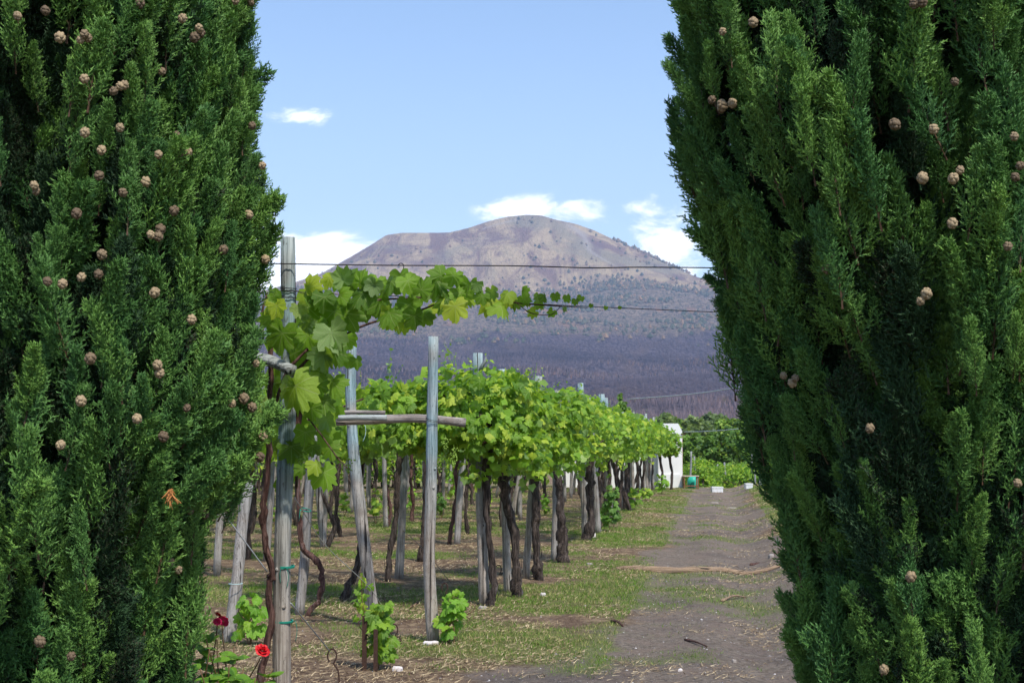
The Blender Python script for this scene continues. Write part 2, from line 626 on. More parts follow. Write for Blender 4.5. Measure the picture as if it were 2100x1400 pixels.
def mat_ground():
    m, nt, bs, out = material('vineyard_soil', .95)
    bs.inputs['Specular IOR Level'].default_value = .1
    c = nt.coord('Object')
    path = nt.attr('path')[2]
    green = nt.attr('green')[2]
    n1 = nt.noise(c, 1.6, 6, .6)
    n2 = nt.noise(c, 22.0, 6, .7)
    n3 = nt.noise(c, 130.0, 3, .6)
    soil = nt.mix(nt.ramp(n2, .35, .7), (.115, .072, .050), (.27, .185, .125))
    litter = nt.ramp(nt.noise(c, 5.0, 7, .72, .6), .47, .62)
    soil = nt.mix(nt.m('MULTIPLY', litter, .7), soil, (.43, .315, .19))
    grit = nt.mix(nt.ramp(n2, .3, .72), (.125, .098, .076), (.32, .262, .21))
    grit = nt.mix(nt.m('MULTIPLY', nt.ramp(nt.noise(c, 3.2, 7, .7, .8), .44, .62), .75), grit, (.255, .19, .15))
    grit = nt.mix(nt.m('MULTIPLY', nt.ramp(nt.noise(c, .8, 5, .6), .5, .65), .45), grit, (.085, .07, .075))
    grit = nt.mix(nt.m('MULTIPLY', nt.ramp(n3, .62, .72), .7), grit, (.36, .32, .31))
    pm = nt.ramp(nt.m('ADD', path, nt.m('MULTIPLY', nt.m('SUBTRACT', n1, .5), .9)), .35, .65)
    col = nt.mix(pm, soil, grit)
    gm = nt.ramp(nt.m('ADD', green, nt.m('MULTIPLY', nt.m('SUBTRACT', n2, .5), .7)), .40, .80)
    col = nt.mix(nt.m('MULTIPLY', gm, .7), col, nt.mix(nt.ramp(n3, .35, .65), (.10, .135, .03), (.23, .26, .08)))
    nt.l.new(col, bs.inputs['Base Color'])
    h = nt.m('ADD', nt.m('MULTIPLY', n2, 1.0), nt.m('MULTIPLY', n3, .35))
    nt.l.new(nt.bump(h, 1.0, .05), bs.inputs['Normal'])
    return m


M['ground'] = mat_ground()


def mat_mountain():
    m, nt, bs, out = material('mountain_side', .95)
    bs.inputs['Specular IOR Level'].default_value = .05
    c = nt.coord('Object')
    # zones carried by the terrain: cone (bare upper slope), char (burned wood and painted cloud shadow), each with its own edges
    cone = nt.attr('cone')[2]
    char_shade = nt.attr('char_shade')[2]
    scree = nt.attr('scree')[2]
    wood = nt.attr('wood')[2]
    cs = nt.mapping(c, (.010, .0022, .004))
    st = nt.noise(cs, 1.0, 6, .65, .8)
    big = nt.noise(nt.mapping(c, (.0022, .0012, .003)), 1.0, 9, .68, .6)
    fine = nt.noise(nt.mapping(c, (.09, .03, .06)), 1.0, 5, .7)
    fuzz = nt.noise(nt.mapping(c, (.22, .03, .02)), 1.0, 3, .7)
    upper = nt.mix(nt.ramp(st, .40, .58), (.25, .145, .11), (.60, .44, .25))
    upper = nt.mix(nt.m('MULTIPLY', nt.ramp(big, .45, .58), .85), upper, (.33, .28, .18))
    upper = nt.mix(nt.m('MULTIPLY', nt.ramp(nt.noise(nt.mapping(c, (.005, .0016, .008), loc=(3, 1, 2)), 1.0, 9, .68, 1.2), .50, .62), .7), upper, (.19, .115, .12))
    upper = nt.mix(nt.m('MULTIPLY', nt.ramp(fine, .52, .70), .35), upper, (.08, .085, .045))
    foot = nt.attr('foot')[2]
    upper = nt.mix(nt.m('MULTIPLY', nt.m('MULTIPLY', foot, nt.ramp(big, .38, .6)), .8), upper, (.56, .42, .22))
    upper = nt.mix(nt.m('MULTIPLY', scree, .8), upper, (.50, .44, .38))
    scrub = nt.mix(nt.ramp(fine, .38, .62), (.085, .085, .058), (.32, .235, .17))
    scrub = nt.mix(nt.m('MULTIPLY', nt.ramp(st, .55, .68), .6), scrub, (.40, .20, .12))
    scrub = nt.mix(nt.m('MULTIPLY', wood, .8), scrub, (.025, .05, .03))
    burnt_shade = nt.mix(nt.ramp(fuzz, .38, .66), (.024, .022, .044), (.17, .13, .15))  # charred ground tones, darkened to hold the cloud shadow as well
    burnt_shade = nt.mix(nt.m('MULTIPLY', nt.ramp(nt.noise(nt.mapping(c, (.0016, .0011, .002), loc=(1, 4, 0)), 1.0, 6, .6, .8), .46, .58), .75), burnt_shade, (.018, .016, .03))
    burnt_shade = nt.mix(nt.m('MULTIPLY', nt.ramp(st, .5, .68), .6), burnt_shade, (.17, .115, .10))
    col = nt.mix(nt.ramp(nt.m('ADD', cone, nt.m('MULTIPLY', nt.m('SUBTRACT', fine, .5), .5)), .35, .65), scrub, upper)
    col = nt.mix(nt.ramp(nt.m('ADD', char_shade, nt.m('MULTIPLY', nt.m('SUBTRACT', st, .5), .9)), .3, .75), col, burnt_shade)
    nt.l.new(col, bs.inputs['Base Color'])
    nt.l.new(nt.bump(nt.m('ADD', fine, nt.m('MULTIPLY', st, 2.0)), 1.0, 30.0), bs.inputs['Normal'])
    return m


M['mountain'] = mat_mountain()
M['scrub'] = mat_blades('mountain_scrub', [(0, (.025, .045, .025)), (.45, (.06, .08, .045)), (.75, (.11, .10, .06)), (1, (.26, .15, .08))], 0)
M['burnt_shade'] = mat_blades('burnt_trees_shade', [(0, (.018, .015, .032)), (.4, (.070, .053, .072)), (.75, (.24, .18, .19)), (.93, (.22, .11, .07)), (1, (.09, .10, .05))], 0)  # burned limbs, dark stops also carry the slope's cloud shadow
# ------------------------------------------------------------------ ground sheet
def far_rise(x, y):
    """slow rise of the plain toward the mountain's foot"""
    return np.interp(y, [120, 250, 400], [0.0, 1.6, 5.2])


def m_path(x, y):
    u = x - path_left(y) + 1.5 * (fbm(x * .45 + 40, y * .45, 4, 5, .6) - .5)
    p = 1 / (1 + np.exp(-(u + .02) / .20)) * 1 / (1 + np.exp((u - 1.95) / .20))
    p = np.where(y > 52, p * .4, p)
    near = 1 / (1 + np.exp(-(u + np.interp(y, [8, 10.5, 13], [1.05, .45, 0]) + .9 * (fbm(x * 1.6, y * 1.6, 6, 4) - .5)) / .28)) * (u < 1.5)
    p = np.maximum(p, np.where(y < 13, near, 0))
    return np.where(y < 3, .5, p)


def m_green(x, y):
    u = x - path_left(y)
    n = fbm(x * .55 + 9, y * .55 + 3, 5, 4, .55)
    n2 = fbm(x * 2.1 + 9, y * 2.1 + 3, 2, 3, .55)
    base = np.where(u < -1.3, .56, np.where(u < .15, .68, np.where(u < 1.95, .32, .74)))
    base = np.where((u < .1) & (y < 10.6), .42, base)
    base = np.where((u > 2.6), .66, base)
    return np.clip(base + (n - .5) * 1.3 + (n2 - .5) * .75, 0, 1)


def axis(dense0, dense1, step, lo, hi, grow=1.13):
    mid = list(np.arange(dense0, dense1 + 1e-6, step))
    up, s = [], step
    while mid[-1] + sum(up) < hi if not up else up[-1] < hi:
        s *= grow
        up.append((up[-1] if up else mid[-1]) + s)
    dn, s = [], step
    while (dn[-1] if dn else mid[0]) > lo:
        s *= grow
        dn.append((dn[-1] if dn else mid[0]) - s)
    r = np.array(dn[::-1] + mid + up)
    return np.clip(r, lo, hi)


def grid_mesh(name, xs, ys, Z, mat, attrs):
    X, Y = np.meshgrid(xs, ys)
    V = np.stack([X, Y, Z(X, Y)], -1).reshape(-1, 3)
    ny, nx = X.shape
    i = np.arange(ny - 1)[:, None] * nx + np.arange(nx - 1)[None]
    F = np.stack([i, i + 1, i + nx + 1, i + nx], -1).reshape(-1, 4)
    return mesh_from(name, V, F, mat, True, {k: f(X, Y).ravel() for k, f in attrs.items()})


gx = axis(-9, 12, .13, -7000, 7000)
gy = np.unique(np.concatenate([axis(4, 58, .15, -7000, 400)]))
me = grid_mesh('ground', gx, gy, lambda x, y: hgt(x, y) + far_rise(x, y), M['ground'], {'path': m_path, 'green': m_green})
tag(link('ground', me), 'brown vineyard soil with a dark gritty track running up to the crest', kind='structure')


# ------------------------------------------------------------------ mountain
SIL = [(-3000, 860), (-1500, 800), (-300, 712), (200, 668), (450, 628), (560, 604), (600, 590), (640, 570), (700, 535), (740, 512), (770, 493), (790, 480), (820, 475),
       (870, 475), (920, 474), (960, 465), (1000, 452), (1040, 441), (1080, 437), (1110, 438), (1140, 447), (1180, 456), (1220, 470),
       (1260, 488), (1300, 505), (1340, 525), (1380, 545), (1420, 562), (1460, 578), (1560, 612), (1800, 668), (2300, 740), (3500, 800), (5000, 860)]
ROWS = [(300, 905), (400, 895), (700, 872), (1000, 850), (1500, 815), (2200, 768), (3000, 705), (3700, 655), (4200, 618), (4600, 598)]
RID = 5600.0


def mount_z(x, y):
    px = 1050 + x / RID * FPX
    S = (910 - np.interp(px, *zip(*SIL))) / FPX
    ec = (910 - np.interp(np.clip(y, 400, 4600), *zip(*ROWS))) / FPX
    zc = EYE + ec * np.clip(y, 400, 4600)
    side = np.interp(px, [-3500, -600, 300, 1900, 2800, 5500], [.15, .7, 1, 1, .7, .15])
    zlow = 5.0 + (zc - 5.0) * np.where(y < 450, 1, side)
    zr = EYE + S * RID
    t = np.clip((y - 4600) / (RID - 4600), 0, 1)
    z = zlow + np.maximum(zr - zlow, 5) * t ** 1.12
    back = np.clip((y - RID) / 1800, 0, 1)
    z = z - back ** 1.1 * (zr - 100) * .9 - np.where(y > RID, 6, 0) * np.clip((y - RID) / 60, 0, 1)
    # gullies and spurs running down the fall line
    amp = np.clip((y - 450) / 900, 0, 1) * np.clip(np.abs(y - RID) / 500, .12, 1)
    g = fbm((x + .25 * y) / 260, y / 900, 1, 5, .55)
    rid = 1 - np.abs(2 * fbm((x - .1 * y) / 420 + 7, y / 1500 + 2, 3, 3) - 1)
    z = z + amp * ((g - .5) * 34 + (rid - .7) * 44) * np.clip(y / 4500, .25, 1)
    z = z + amp * (fbm(x / 60, y / 60, 5, 3) - .5) * 7
    return z


def wob(x, y, s, k, a):
    return a * (fbm(x / s, y / s, k, 4) - .5)


def a_cone(x, y):
    edge = 4640 + wob(x, y, 350, 2, 500) - 90 * np.exp(-((x - 100) / 500) ** 2)
    return np.clip((y - edge) / 160 + .5, 0, 1)


def a_char_shade(x, y):  # burned wood, with the lower slope's cloud shadow painted into the same mask
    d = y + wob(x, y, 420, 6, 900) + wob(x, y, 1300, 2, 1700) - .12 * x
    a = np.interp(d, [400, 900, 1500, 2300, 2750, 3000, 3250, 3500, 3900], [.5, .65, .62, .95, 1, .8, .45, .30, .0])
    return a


def a_wood(x, y):
    e = np.exp(-((y - 4590 - wob(x, y, 300, 1, 260)) / 95) ** 2) * (np.exp(-((x + 20) / 380) ** 2) + .35)
    return np.clip(e * 1.6 * fbm(x / 40, y / 90, 3, 3) * 1.6, 0, 1)


def a_scree(x, y):
    # pale slide below the summit's right shoulder, seen at (1165..1200, 460..530)
    t = (RID - y) / 620
    xc = 205 + 170 * t + 26 * np.sin(t * 7)
    w = np.interp(t, [0, .05, .14, .3, .9, 1], [6, 14, 38, 14, 8, 2])
    s = np.exp(-((x - xc) / w) ** 2) * (t > .02) * (t < .95)
    x2 = -20 + 95 * t * 2
    s2 = np.exp(-((y - 5520 - .25 * (x + 60)) / 14) ** 2) * (np.abs(x + 40) < 75)
    return np.clip(s + .8 * s2, 0, 1)


def a_foot(x, y):
    return np.clip(np.exp(-((y - 4850 - wob(x, y, 400, 3, 500)) / 210) ** 2) * np.interp(x, [-900, -300, 200, 900], [.3, 1, 1, .7]), 0, 1)


mx = axis(-1500, 1350, 9, -7000, 7000, 1.08)
my = np.concatenate([np.geomspace(399, 2200, 110)[:-1], np.arange(2200, 5800, 14), np.geomspace(5800, 7400, 30)])
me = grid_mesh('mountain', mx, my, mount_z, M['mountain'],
               {'cone': a_cone, 'char_shade': a_char_shade, 'wood': a_wood, 'scree': a_scree, 'foot': a_foot})
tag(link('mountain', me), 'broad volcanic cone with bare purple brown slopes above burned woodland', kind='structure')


def scatter_mountain():
    rg = np.random.default_rng(5)
    # dead burned trees: a few upswept bare limbs each
    mb = MB()
    n = 52000
    y = rg.uniform(650, 4300, n)
    x = rg.uniform(-.27, .25, n) * y
    keep = rg.random(n) < np.clip(a_char_shade(x, y) * .8 + .25, 0, 1) * np.clip(fbm(x / 90, y / 160, 2, 4) * 2.6 - .75, .04, 1)
    x, y = x[keep], y[keep]
    z = mount_z(x, y)
    n = len(x)
    k = 5
    h = rg.uniform(4, 9, (n, k))
    az = rg.uniform(0, 6.28, (n, k))
    le = rg.uniform(.05, .40, (n, k)) * h
    bx, by, bz = x[:, None], y[:, None], z[:, None] - 1
    w = rg.uniform(.18, .5, (n, k)) * (y[:, None] / 2500 + .4)
    pa = rg.uniform(0, 3.14, (n, k))
    A = np.stack([bx + w * np.cos(pa), by + w * np.sin(pa), bz + 0 * h], -1)
    B = np.stack([bx - w * np.cos(pa), by - w * np.sin(pa), bz + 0 * h], -1)
    C = np.stack([bx + le * np.cos(az), by + le * np.sin(az), bz + h], -1)
    V = np.stack([A, B, C], 2).reshape(-1, 3)
    F = np.arange(len(V)).reshape(-1, 3)
    t = np.repeat(np.clip((.5 * rg.random(n) + .9 * (fbm(x / 130, y / 260, 4, 4) - .22)), 0, .95) * np.clip((.56 - fbm(x / 620 + 4, y / 420 + 1, 6, 4)) / .12, .12, 1), k * 3)
    mb.add(V, F, t)
    tag(link('burned_woodland', mb.mesh('burned_woodland', M['burnt_shade'])), 'bare burned woodland covering the lower mountain slope', kind='stuff')
    # pines and scrub
    mb = MB()
    def blobs(x, y, s, tint):
        n = len(x)
        z = mount_z(x, y)
        o = np.array([[1, 0, 0], [0, 1, 0], [-1, 0, 0], [0, -1, 0], [0, 0, 1.5], [0, 0, -.5], [.5, .5, .9], [-.6, .3, .8]])
        P = o[None] * (1 + rg.uniform(-.35, .35, (n, 8, 3))) * s[:, None, None]
        P = P + np.stack([x, y, z + s * .5], -1)[:, None]
        F = np.array([[0, 1, 6], [1, 4, 6], [4, 0, 6], [1, 2, 7], [2, 4, 7], [4, 1, 7], [2, 3, 4], [3, 0, 4], [1, 0, 5], [2, 1, 5], [3, 2, 5], [0, 3, 5]])
        FF = (np.arange(n)[:, None, None] * 8 + F[None]).reshape(-1, 3)
        mb.add(P.reshape(-1, 3), FF, np.repeat(tint, 8))
    n = 700
    y = rg.uniform(4700, 5560, n); x = rg.uniform(-900, 1150, n)
    k = (fbm(x / 160, y / 160, 4, 3) > .50) & (rg.random(n) < np.interp(x, [-500, 0, 500, 900], [.25, .8, .6, .4]))
    blobs(x[k], y[k], rg.uniform(3, 7.5, k.sum()), rg.random(k.sum()) * .6)
    n = 90                                        # pines along the right skyline
    x = rg.uniform(400, 700, n) ; y = np.full(n, 5590.0) + rg.uniform(-30, 10, n)
    blobs(x, y, rg.uniform(3.5, 7.5, n), rg.random(n) * .5)
    n = 30000
    y = rg.uniform(3050, 4850, n); x = rg.uniform(-.27, .25, n) * y
    k = rg.random(n) < np.clip(fbm(x / 110, y / 150, 1, 4) * 3.4 - 1.5, .02, 1) * (1.0 - .75 * a_char_shade(x, y)) * .42 + a_wood(x, y) * .8
    blobs(x[k], y[k], rg.uniform(2.5, 7, k.sum()), rg.random(k.sum()) * np.where(a_wood(x[k], y[k]) > .3, .5, 1))
    tag(link('mountain_scrub', mb.mesh('mountain_scrub', M['scrub'])), 'dark pines and scrub dotted over the mountain side', kind='stuff')


scatter_mountain()


# ------------------------------------------------------------------ ground cover
def cover():
    rg = np.random.default_rng(12)

    def sample(n, y0=5.0, y1=60.0, p=.55):
        u = rg.random(n)
        a = 1 - p + 0.0
        y = (y0 ** a + u * (y1 ** a - y0 ** a)) ** (1 / a)
        x = rg.uniform(-1, 1, n) * (.27 * y + 1.2) - .02 * y
        return x, y
    # grass
    x, y = sample(1400000)
    g = m_green(x, y)
    p = np.clip((g - .40) * 2.3, 0, 1) * np.clip(.35 + 1.3 * (fbm(x * 6, y * 6, 3, 2) - .3), 0, 1)
    p = p * (1 - .45 * np.clip(m_path(x, y) * 1.6 - .3, 0, 1))
    k = rg.random(len(x)) < p
    x, y, g = x[k], y[k], g[k]
    n = len(x)
    z = hgt(x, y)
    h = rg.uniform(.010, .040, n) * (.6 + .6 * g) * np.clip(y / 14, .65, 1)
    w = rg.uniform(.0016, .0034, n) * (.65 + y / 20)
    az = rg.uniform(0, 6.28, n); le = rg.uniform(.2, 1.1, n) * h; la = rg.uniform(0, 6.28, n)
    V = np.stack([np.stack([x + w * np.cos(az), y + w * np.sin(az), z - .003], -1),
                  np.stack([x - w * np.cos(az), y - w * np.sin(az), z - .003], -1),
                  np.stack([x + le * np.cos(la), y + le * np.sin(la), z + h], -1)], 1).reshape(-1, 3)
    mb = MB()
    ti = np.clip(.55 * fbm(x * 1.2, y * 1.2, 6, 3) + .45 * rg.random(n), 0, .98)
    mb.add(V, np.arange(len(V)).reshape(-1, 3), np.repeat(ti, 3))
    tag(link('grass', mb.mesh('grass', M['grass'])), 'short green grass growing in patches beneath the vines and beside the track', kind='stuff')
    # straw
    x, y = sample(420000)
    l = fbm(x * .9 + 3, y * .9, 7, 4, .6) + .35 * (fbm(x * 4, y * 4, 1, 2) - .5)
    inpath = m_path(x, y) + .9 * (fbm(x * 2.3, y * 2.3, 5, 3) - .5) > .5
    p = np.clip((l - np.where(inpath, .50, .42)) * 5, 0, 1) * np.where(inpath, .5, .8)
    p = np.where((~inpath) & (y < 11.5), np.maximum(p, .5), p)
    k = rg.random(len(x)) < p
    x, y = x[k], y[k]
    n = len(x)
    z = hgt(x, y) + rg.uniform(.001, .014, n)
    L = rg.uniform(.02, .075, n) ; az = rg.uniform(0, 6.28, n); w = rg.uniform(.0014, .003, n) * (.8 + y / 20)
    dx, dy = np.cos(az), np.sin(az)
    lift = rg.normal(0, .016, n)
    V = np.stack([np.stack([x - dy * w, y + dx * w, z + w], -1), np.stack([x + dy * w, y - dx * w, z], -1),
                  np.stack([x + dx * L, y + dy * L, z + np.abs(lift)], -1)], 1).reshape(-1, 3)
    mb = MB()
    mb.add(V, np.arange(len(V)).reshape(-1, 3), np.repeat(rg.random(n) * .98, 3))
    tag(link('straw_litter', mb.mesh('straw_litter', M['straw'])), 'dry straw and cut stems littering the soil', kind='stuff')
    # pebbles
    x, y = sample(26000, p=.9)
    k = (rg.random(len(x)) < np.where(m_path(x, y) > .4, .75, .12)) & (y < 40)
    x, y = x[k], y[k]
    n = len(x)
    z = hgt(x, y)
    s = rg.uniform(.003, .009, n) * (1 + (rg.random(n) > .97) * 1.3)
    o = np.array([[1, 0, 0], [0, 1, 0], [-1, 0, 0], [0, -1, 0], [0, 0, .7], [0, 0, -.4]], float)
    P = o[None] * (1 + rg.uniform(-.4, .4, (n, 6, 3))) * s[:, None, None] + np.stack([x, y, z + s * .2], -1)[:, None]
    F = np.array([[0, 1, 4], [1, 2, 4], [2, 3, 4], [3, 0, 4]])
    FF = (np.arange(n)[:, None, None] * 6 + F[None]).reshape(-1, 3)
    mb = MB()
    mb.add(P.reshape(-1, 3), FF, np.repeat(rg.random(n) * .98, 6))
    tag(link('gravel', mb.mesh('gravel', M['pebble'])), 'loose grit and small stones over the dark track', kind='stuff')
    # yellow flowers on the right verge
    mb = MB()
    y = rg.uniform(18, 45, 150); x = path_left(y) + rg.uniform(2.5, 4.0, 150)
    z = hgt(x, y) + rg.uniform(.05, .12, 150)
    P = o[None] * .013 * np.array([1, 1, .6]) + np.stack([x, y, z], -1)[:, None]
    mb.add(P.reshape(-1, 3), (np.arange(150)[:, None, None] * 6 + F[None]).reshape(-1, 3), 0)
    tag(link('yellow_flowers', mb.mesh('yellow_flowers', M['flower'])), 'tiny yellow flowers in the grass right of the track', kind='stuff')


cover()
print('land', round(time.time() - T0, 1))
# ------------------------------------------------------------------ vine leaf meshes
def leaf_mesh(name, mat, seed, lobes=1.0, fold=.25, cup=.15, small=False):
    """petiole end at the origin, tip along +Y, upper face +Z, about 1 unit long"""
    rg = np.random.default_rng(seed)
    # polar outline: (angle from the tip, radius), mirrored
    base = [(0, 1.02), (5, .88), (11, .90), (17, .78), (24, .72 - .07 * lobes), (29, .74 - .04 * lobes), (36, .86), (44, .93), (50, .84), (58, .82), (66, .70), (73, .66 - .07 * lobes), (80, .74), (90, .80),
            (99, .72), (110, .74), (122, .66), (134, .66), (148, .56), (160, .46), (171, .24)]
    if small:
        base = base[::2] + [base[-1]] if base[-1] not in base[::2] else base[::2]
    pts = []
    for a, r in base:
        pts.append((a, r))
    for a, r in reversed(base[1:]):
        pts.append((-a, r))
    pts = [(a + rg.normal(0, 1.5), r * (1 + rg.normal(0, .06))) for a, r in pts]
    V = [[0, 0, 0]]
    cx, cy = 0.0, .05
    for a, r in pts:
        t = math.radians(a)
        x, y = r * .62 * math.sin(t), r * .66 * math.cos(t)
        V.append([x, y, 0])
    V = np.array(V)
    # an inner ring lets the blade bend
    inner = V[1:] * .52
    n = len(V) - 1
    V = np.concatenate([V, inner])
    k = np.arange(n)
    F3 = np.stack([np.zeros(n, int), n + 1 + (k + 1) % n, n + 1 + k], 1)
    F4 = np.stack([n + 1 + (k + 1) % n, 1 + (k + 1) % n, 1 + k, n + 1 + k], 1)
    # drop the petiole sinus closing faces
    x, y = V[:, 0].copy(), V[:, 1].copy()
    r2 = x * x + y * y
    z = -fold * np.abs(x) * 1.0 + cup * np.sin(5 * x + seed) * .3 - .35 * cup * (y - .2) ** 2 * 3 + rg.normal(0, .018, len(V)) + .05 * np.sin(11 * y + seed) * np.abs(x)
    z[0] = 0
    V[:, 2] = z
    me = mesh_from(name, V, [F3, F4], mat, True)
    uv = me.uv_layers.new(name='UVMap')
    li = np.empty(len(me.loops), np.int32)
    me.loops.foreach_get('vertex_index', li)
    U = np.stack([x[li] + .5, y[li] + .3], 1).astype(np.float32)
    uv.data.foreach_set('uv', U.ravel())
    return me


LEAVES = {}
for key, mat in (('leaf', 'leaf'), ('dark', 'leaf_dark'), ('canopy', 'leaf_canopy'), ('young', 'leaf_young')):
    LEAVES[key] = [leaf_mesh('leaf_blade', M[mat], s, l, f, c) for s, l, f, c in
                   ((1, 1.1, .22, .2), (2, .6, .45, .3), (3, 1.3, .08, .35), (4, .9, .75, .2), (5, .4, .3, .5))]


def leaf_matrix(pos, tip, nrm, size):
    t = Vector(tip).normalized()
    nn = Vector(nrm)
    x = t.cross(nn)
    if x.length < 1e-3:
        x = t.cross(Vector((.3, .5, .8)))
    x.normalize()
    nn = x.cross(t)
    m = Matrix((x, t, nn)).transposed() * size
    m = m.to_4x4()
    m.translation = Vector(pos)
    return m


def add_leaf(parent, base, key, pos, tip, nrm, size, rg, mesh=None):
    me = mesh or LEAVES[key][int(rg.integers(5))]
    m = leaf_matrix(Vector(pos) - Vector(base), tip, nrm, size)
    return link('leaf', me, parent, mw=m)


def leaves_joined(name, key, items, mat, off):
    """items: list of (pos, tip, nrm, size, tint) -> one mesh"""
    mb = MB()
    uvs = []
    src = []
    for me in LEAVES[key]:
        n = len(me.vertices)
        co = np.empty(n * 3, np.float32)
        me.vertices.foreach_get('co', co)
        tr = [p.vertices[:] for p in me.polygons]
        src.append((co.reshape(-1, 3), np.array([t for t in tr if len(t) == 3]), np.array([t for t in tr if len(t) == 4])))
    for i, (pos, tip, nrm, size, tint) in enumerate(items):
        co, f3, f4 = src[i % 5]
        m = np.array(leaf_matrix(pos, tip, nrm, size))
        V = co @ m[:3, :3].T + m[:3, 3]
        b = mb.n
        mb.add(V, f3, tint)
        mb.F4.append(f4 + b)
    return mb.mesh(name, mat, True, off)


# low-cost leaf for joined foliage: a bent five-point blade, 6 triangles
def cheap_foliage(name, P, T, N, S, tint, mat, off=(0, 0, 0)):
    n = len(P)
    T = T / (np.linalg.norm(T, axis=1)[:, None] + 1e-9)
    X = np.cross(T, N)
    X /= np.linalg.norm(X, axis=1)[:, None] + 1e-9
    N = np.cross(X, T)
    o = np.array([[0, 0, 0], [.30, -.05, -.10], [.48, .28, -.16], [.22, .42, -.05], [0, .66, -.08], [-.22, .42, -.05], [-.48, .28, -.16], [-.30, -.05, -.10]])
    o = np.repeat(o[None], n, 0)
    rg = np.random.default_rng(n)
    o[:, 1:] *= 1 + rg.uniform(-.18, .18, (n, 7, 1))
    o = o * S[:, None, None]
    V = P[:, None] + o[..., :1] * X[:, None] + o[..., 1:2] * T[:, None] + o[..., 2:3] * N[:, None]
    F = np.array([[0, 1, 2], [0, 2, 3], [0, 3, 4], [0, 4, 5], [0, 5, 6], [0, 6, 7]])
    FF = (np.arange(n)[:, None, None] * 8 + F).reshape(-1, 3)
    return mesh_from(name, V.reshape(-1, 3) - np.asarray(off), FF, mat, True, {'tint': np.repeat(tint, 8)})


# ------------------------------------------------------------------ cypress branch meshes
def cypress_branch(name, seed, L=.40, spread=1.0):
    rg = np.random.default_rng(seed)
    P0, P1, RR, TT = [], [], [], []

    def orth(d):
        a = np.cross(d, [.31, .52, .79])
        a /= np.linalg.norm(a)
        return a, np.cross(d, a)

    def tiltd(d, tilt, az):
        a, b = orth(d)
        return d * math.cos(tilt) + (a * math.cos(az) + b * math.sin(az)) * math.sin(tilt)
    bend = rg.normal(0, .10, 2)
    ax = []
    for t in np.linspace(0, 1, 9):
        ax.append(np.array([bend[0] * t * t * L, bend[1] * t * t * L, t * L]))
    ax = np.array(ax)

    def axis_at(t):
        i = min(int(t * 8), 7)
        f = t * 8 - i
        return ax[i] * (1 - f) + ax[i + 1] * f, (ax[i + 1] - ax[i]) / np.linalg.norm(ax[i + 1] - ax[i])
    for i in range(8):
        P0.append(ax[i]); P1.append(ax[i + 1] + (ax[i + 1] - ax[i]) * .3); RR.append(.004 * (1 - i / 9)); TT.append(0.0 if i < 4 else .4)
    n1 = 30
    for i in range(n1):
        t = .06 + .94 * (i / (n1 - 1)) ** .95
        p, d = axis_at(t)
        az = i * 2.4 + rg.normal(0, .35)
        tilt = math.radians(rg.uniform(26, 48)) * (1 - .35 * t) * spread
        l1 = L * (.30 * (1 - t) ** .7 + .09) * rg.uniform(.75, 1.2)
        d1 = tiltd(d, tilt, az)
        up = np.array([0, 0, 1.0])
        q = p.copy()
        segs = 5
        pts = [q.copy()]
        dd = d1.copy()
        for s in range(segs):
            q = q + dd * l1 / segs
            pts.append(q.copy())
            dd = dd + up * .10
            dd /= np.linalg.norm(dd)
        for s in range(segs):
            P0.append(pts[s]); P1.append(pts[s + 1] + (pts[s + 1] - pts[s]) * .4); RR.append(.0024 * (1 - s / 7)); TT.append(.15 + .12 * s)
        n2 = 13
        for j in range(n2):
            s = .12 + .88 * j / (n2 - 1)
            k = min(int(s * segs), segs - 1)
            f = s * segs - k
            p2 = pts[k] * (1 - f) + pts[k + 1] * f
            dseg = pts[k + 1] - pts[k]
            dseg /= np.linalg.norm(dseg)
            d2 = tiltd(dseg, math.radians(rg.uniform(28, 50)), j * 2.1 + rg.normal(0, .5))
            l2 = (.029 * (1 - .4 * s)) * rg.uniform(.7, 1.25)
            e = p2 + d2 * l2
            P0.append(p2); P1.append(e); RR.append(.0023); TT.append(.45 + .45 * s * rg.uniform(.6, 1))
            for k3 in range(5):
                s3 = .15 + .7 * k3 / 4
                p3 = p2 + d2 * l2 * s3
                d3 = tiltd(d2, math.radians(rg.uniform(25, 45)), k3 * 2.6 + rg.uniform(0, 1.0))
                P0.append(p3); P1.append(p3 + d3 * l2 * rg.uniform(.38, .6)); RR.append(.0022); TT.append(.55 + .45 * rg.random())
    P0, P1, RR, TT = np.array(P0), np.array(P1), np.array(RR), np.array(TT)
    n = len(P0)
    D = P1 - P0
    D /= np.linalg.norm(D, axis=1)[:, None]
    A = np.cross(D, [.3, .5, .81]); A /= np.linalg.norm(A, axis=1)[:, None]
    B = np.cross(D, A)
    V = []
    for k in range(3):
        th = k * 2.094
        V.append(P0 + (A * math.cos(th) + B * math.sin(th)) * RR[:, None])
    # widest a third of the way up, like scale-leaved twigs
    V.append(P1)
    V = np.stack(V, 1).reshape(-1, 3)
    F = np.array([[0, 1, 3], [1, 2, 3], [2, 0, 3]])
    FF = (np.arange(n)[:, None, None] * 4 + F).reshape(-1, 3)
    tt = np.repeat(TT[:, None], 4, 1)
    tt[:, 3] = np.minimum(TT + .2, 1.2) * (TT > .2)
    return mesh_from(name, V, FF, M['cypress'], False, {'tint': tt.ravel()})


BL = .29
BRANCH = [cypress_branch('cypress_branch', 20 + k, BL, s) for k, s in enumerate((1.0, .85, 1.15, 1.0, 1.3, .9))]
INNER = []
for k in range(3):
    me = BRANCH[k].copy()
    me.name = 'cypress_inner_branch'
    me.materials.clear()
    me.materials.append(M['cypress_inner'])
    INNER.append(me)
print('branch tris', len(BRANCH[0].polygons))


